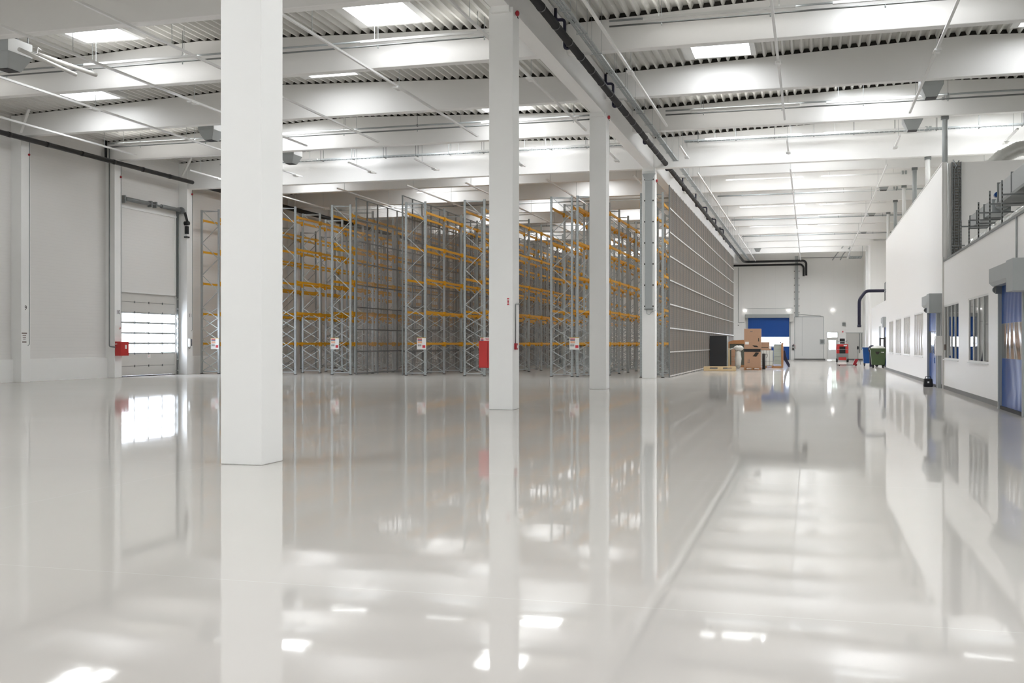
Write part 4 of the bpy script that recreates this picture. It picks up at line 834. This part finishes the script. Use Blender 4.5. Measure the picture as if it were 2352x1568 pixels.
tb_ = obj('black_strap', B(-3.845, -2.89, 65.615, 66.475, 1.094, 1.27), 'black'); tag(tb_, 'black foam layer between the two stacked cardboard boxes', 'foam sheet')
tc_ = carton('upper tall cardboard box on top of the stack', -3.84, 65.62, 1.27, 0.98, 0.85, 1.22)
obj('flap_print', MB().prism([(0.48, 0.22), (0.75, 0.2), (0.85, 0.1), (0.6, 0.11)], -0.004, 0, 'y'), 'dark', tc_); obj('label_plate', B(0.06, 0.28, -0.004, 0, 0.27, 0.43), 'paper', tc_); obj('arrow_print', B(0.83, 0.88, -0.004, 0, 0.45, 0.65), 'dark', tc_); obj('print', B(0.35, 0.5, -0.004, 0, 1.02, 1.07), 'brownink', tc_)
# timber crate behind, left
t = thing('timber_crate', 'orange timber frame crate with dark panel, leaning behind the boxes', 'crate', (-5.35, 72.9, 0))
obj('frame', MB().box(0, 0.12, 0, 0.5, 0, 1.7).box(1.9, 2.02, 0, 0.5, 0, 1.7).box(0.12, 1.9, 0, 0.5, 1.58, 1.7).box(0.12, 1.9, 0, 0.5, 0.0, 0.16).prism([(0, 1.7), (2.02, 1.7), (2.02, 1.88), (0.35, 1.82)], 0.2, 0.5, 'y'), 'wood', t); obj('panel', B(0.12, 1.9, 0.1, 0.3, 0.16, 1.58), 'greyglass', t)
t = thing('slatted_screen', 'narrow timber slatted screen standing left of the white film', 'panel', (-4.95, 70.6, 0)); obj('board', B(0, 0.5, 0, 0.1, 0.05, 1.25), 'card', t); g = MB()
for z in (0.4, 0.75, 1.05): g.box(0, 0.5, -0.02, 0, z, z + 0.02)
obj('slat', g, 'wood', t); obj('edge_post', B(-0.22, -0.1, 0, 0.1, 0, 1.3), 'pine', t)
t = thing('stretch_film', 'crumpled white stretch film hanging over a bundle', 'plastic film', (-4.45, 69.6, 0))
obj('sheet', MB().ell((0, 0, 0.62), (0.2, 0.16, 0.62), 18, 14, lambda a, b: 1 + 0.14 * math.sin(7 * a + 2 * b) + 0.1 * math.sin(9 * b)), 'film', t); obj('knot', MB().ell((0.03, 0, 1.3), (0.32, 0.2, 0.16), 14, 8, lambda a, b: 1 + 0.25 * math.sin(5 * a) * math.sin(3 * b)), 'film', t); obj('tail', MB().tube([(-0.1, 0, 1.3), (-0.35, 0, 1.28), (-0.55, 0, 1.2)], 0.04, 8), 'film', t)
t = thing('black_roll', 'black upright roll beside the cardboard stack', 'roll', (-2.76, 67.5, 0)); obj('roll', MB().cyl((0, 0, 0), (0, 0, 0.98), 0.1, 14), 'black', t); obj('loop', MB().tube([(0.1, 0, 0.9), (0.2, 0, 0.96), (0.24, 0, 0.85), (0.15, 0, 0.7)], 0.012, 6), 'screen', t)
# wrapped stack with small box
pallet('wooden_pallet', 'timber pallet under the white wrapped stack', -3.3, 71.4, 0.98, 0.8, 'wood')
t = thing('wrapped_stack', 'white film wrapped stack of upright panels with dark straps', 'wrapped goods', (-3.28, 71.42, 0.144)); obj('goods', B(0, 0.94, 0, 0.75, 0, 1.0), 'film', t, bevel=0.02); g = MB()
for x in (0.2, 0.33, 0.52, 0.72, 0.9): g.box(x, x + 0.015, -0.01, 0.76, 0, 1.01)
g.box(-0.01, 0.95, -0.012, 0.76, 0.28, 0.3); obj('strap', g, 'midgrey', t)
tt = carton('small open cardboard box lying on the white wrapped stack', -3.3, 71.6, 1.154, 0.72, 0.5, 0.55)
t = thing('cardboard_tray', 'flat cardboard tray with white corner wraps on the wrapped stack', 'cardboard box', (-3.34, 71.44, 1.155)); obj('tray', B(0, 0.9, 0, 0.05, 0.0, 0.3), 'card', t); obj('tape', MB().box(0.06, 0.16, -0.01, 0, 0.1, 0.3).box(0.76, 0.88, -0.01, 0, 0.1, 0.3), 'paper', t); obj('slot', B(0.25, 0.7, -0.008, 0, 0.18, 0.21), 'dark', t)
t = thing('timber_crate', 'timber framed pale panel crate right of the white wrapped stack', 'crate', (-2.3, 71.6, 0))
obj('frame', MB().box(0.48, 0.6, -0.05, 0.7, 0.02, 1.62).box(0.0, 0.48, 0, 0.7, 0.0, 0.12), 'wood', t); obj('panel', B(0.0, 0.48, 0.05, 0.4, 0.25, 1.55), 'paleglass', t); g = MB()
for z in (0.5, 0.75, 1.0, 1.25, 1.5): g.box(0.0, 0.48, 0.03, 0.05, z, z + 0.02)
obj('slat', g, 'galv', t); obj('corner_cap', B(0.42, 0.5, -0.07, -0.02, 1.6, 1.72), 'navy', t)
t = thing('folded_tarpaulin', 'dark folded tarpaulin leaning at the right of the crates', 'tarpaulin', (-1.62, 74.0, 0)); obj('cloth', MB().prism([(-0.12, 1.1), (-0.02, 1.15), (0.12, 0.55), (0.3, 0.2), (0.28, 0.0), (0.18, 0.05), (-0.02, 0.4), (-0.1, 0.55)], -0.06, 0.08, 'y'), 'navy', t, bevel=0.02)
# bins
def bin_(label, x, y, w_, d, h, m, open_lid=False):
    t = thing('waste_container', label, 'waste bin', (x, y, 0), 'wheeled waste bins')
    k = MB(); a, b_ = w_ / 2, d / 2; k.quadbox([(-a * 0.8, -b_ * 0.8, 0.2), (a * 0.8, -b_ * 0.8, 0.2), (a * 0.8, b_ * 0.8, 0.2), (-a * 0.8, b_ * 0.8, 0.2), (-a, -b_, h), (a, -b_, h), (a, b_, h), (-a, b_, h)])
    obj('body', k, m, t, bevel=0.03); obj('rim', MB().box(-a - 0.04, a + 0.04, -b_ - 0.04, -b_ + 0.02, h - 0.07, h + 0.01).box(-a - 0.04, a + 0.04, b_ - 0.02, b_ + 0.04, h - 0.07, h + 0.01).box(-a - 0.04, -a + 0.02, -b_, b_, h - 0.07, h + 0.01).box(a - 0.02, a + 0.04, -b_, b_, h - 0.07, h + 0.01), m, t)
    for sx in (-1, 1):
        for sy in (-1, 1):
            wq = obj('wheel', MB().cyl((-0.03, 0, 0), (0.03, 0, 0), 0.1, 14), 'black', t, (sx * a * 0.62, sy * b_ * 0.6, 0.1)); obj('fork', B(-0.05, 0.05, -0.03, 0.03, 0.0, 0.12), 'black', wq)
    if open_lid:
        obj('lid', MB().prism([(a + 0.05, h), (a + 0.16, h - 0.02), (a + 0.25, h * 0.5), (a + 0.22, 0.28), (a + 0.06, 0.36)], -b_, b_, 'y'), m, t)
        obj('slot_print', MB().prism([(-0.2, h - 0.2), (0.1, h - 0.2), (0.0, h - 0.38), (-0.1, h - 0.38)], -b_ - 0.004, -b_ + 0.05, 'y'), 'dark', t)
        obj('sticker', MB().box(a * 0.35, a * 0.45, -b_ - 0.01, -b_ + 0.05, h - 0.26, h - 0.22).box(a * 0.5, a * 0.7, -b_ - 0.01, -b_ + 0.05, h - 0.27, h - 0.22), 'paper', t)
    else: obj('lid', B(-a, a, -b_, b_, h, h + 0.03), m, t)
    return t
bin_('dark green wheeled waste container with its lid hanging open', 4.27, 73.6, 0.98, 0.9, 1.27, 'bingreen', True)
bin_('blue wheeled waste container left of the green one', 3.92, 79.3, 0.7, 0.7, 1.3, 'binblue')
o = obj('rubbish_sack', MB().ell((4.27, 73.6, 1.27), (0.47, 0.42, 0.19), 18, 10, lambda a, b: 1 + 0.05 * math.sin(6 * a)), 'film'); tag(o, 'white rubbish sack bulging out of the green container', 'rubbish sack')
# pallet jack
t = thing('pallet_jack', 'red hand pallet jack with long forks beside the blue bin', 'pallet jack', (3.1, 79.2, 0))
for s in (0, 0.38): obj('fork', B(-1.25, -0.15, s, s + 0.16, 0.05, 0.1), 'screen', t)
for s in (0.08, 0.46): obj('fork_wheel', MB().cyl((-1.1, s - 0.05, 0.04), (-1.1, s + 0.05, 0.04), 0.04, 10), 'black', t)
obj('body', MB().prism([(-0.2, 0.08), (0.0, 0.08), (0.2, 0.5), (-0.02, 0.52)], 0.08, 0.45, 'y'), 'reddark', t); obj('wheel', MB().cyl((0.02, 0.18, 0.09), (0.02, 0.36, 0.09), 0.09, 14), 'reddark', t); obj('tiller', MB().tube([(0.1, 0.27, 0.4), (0.16, 0.27, 1.1), (0.16, 0.27, 1.3)], 0.02, 8), 'grey', t); obj('grip', MB().ell((0.16, 0.27, 1.3), (0.07, 0.05, 0.13)), 'black', t); obj('tiller_cable', MB().tube([(0.1, 0.2, 0.5), (0.3, 0.2, 0.4), (0.35, 0.2, 0.1)], 0.012, 6), 'black', t)
# red machine
t = thing('floor_machine', 'red and grey ride-on machine parked before the far wall', 'machine', (2.7, 97.0, 0))
obj('chassis', B(-0.5, 0.5, 0, 1.2, 0.18, 0.75), 'midgrey', t, bevel=0.03); obj('front_guard', B(-0.32, 0.32, -0.06, 0, 0.16, 0.42), 'red', t)
for s in (-1, 1):
    obj('wheel', MB().cyl((s * 0.38, 0.1, 0.16), (s * 0.52, 0.1, 0.16), 0.16, 16), 'black', t); obj('wheel', MB().cyl((s * 0.38, 1.0, 0.16), (s * 0.52, 1.0, 0.16), 0.16, 16), 'black', t)
    obj('side_cover', B(s * 0.5 if s < 0 else 0.25, -0.25 if s < 0 else 0.5, 0.0, 1.0, 0.75, 1.35), 'red', t, bevel=0.03)
    obj('lever', MB().tube([(s * 0.28, 0.3, 1.75), (s * 0.42, 0.25, 1.85)], 0.02, 6), 'black', t)
obj('engine_bay', B(-0.25, 0.25, 0.1, 1.0, 0.75, 1.55), 'black', t); obj('top_cover', B(-0.48, 0.48, 0.0, 1.0, 1.35, 1.55), 'red', t, bevel=0.02); obj('plate', B(0.1, 0.38, -0.02, 0.0, 1.38, 1.48), 'paper', t)
g = MB()
for z in (1.58, 1.76): g.cyl((-0.48, 0.05, z), (0.48, 0.05, z), 0.025, 8)
for s in (-0.46, 0.46): g.cyl((s, 0.05, 1.5), (s, 0.05, 1.76), 0.025, 8)
g.cyl((-0.45, -0.02, 1.1), (0.45, -0.02, 1.1), 0.015, 6); obj('guard_bar', g, 'galv', t); obj('seat', MB().box(-0.2, 0.2, 0.2, 0.6, 1.55, 1.8).box(-0.22, 0.22, 0.55, 0.7, 1.75, 2.05), 'black', t, bevel=0.04)
t = thing('stacker', 'black stacker machine standing at the far roller door behind the bins', 'machine', (4.62, 77.6, 0)); obj('mast', MB().box(0.0, 0.08, 0, 0.1, 0.1, 2.0).box(0.25, 0.33, 0, 0.1, 0.1, 2.0).box(0.08, 0.25, 0.02, 0.08, 1.9, 1.98), 'screen', t); obj('motor_hood', B(-0.2, 0.38, -0.1, 0.35, 0.1, 1.35), 'black', t, bevel=0.12); obj('wheel', MB().cyl((-0.2, -0.1, 0.1), (-0.2, 0.1, 0.1), 0.1), 'black', t)
o = obj('fork_cover', MB().ell((4.1, 77.6, 1.2), (0.25, 0.25, 0.3)).box(3.95, 4.25, 77.5, 77.7, 0, 1.0), 'navy'); tag(o, 'dark purple rounded hood left of the black stacker', 'cover')
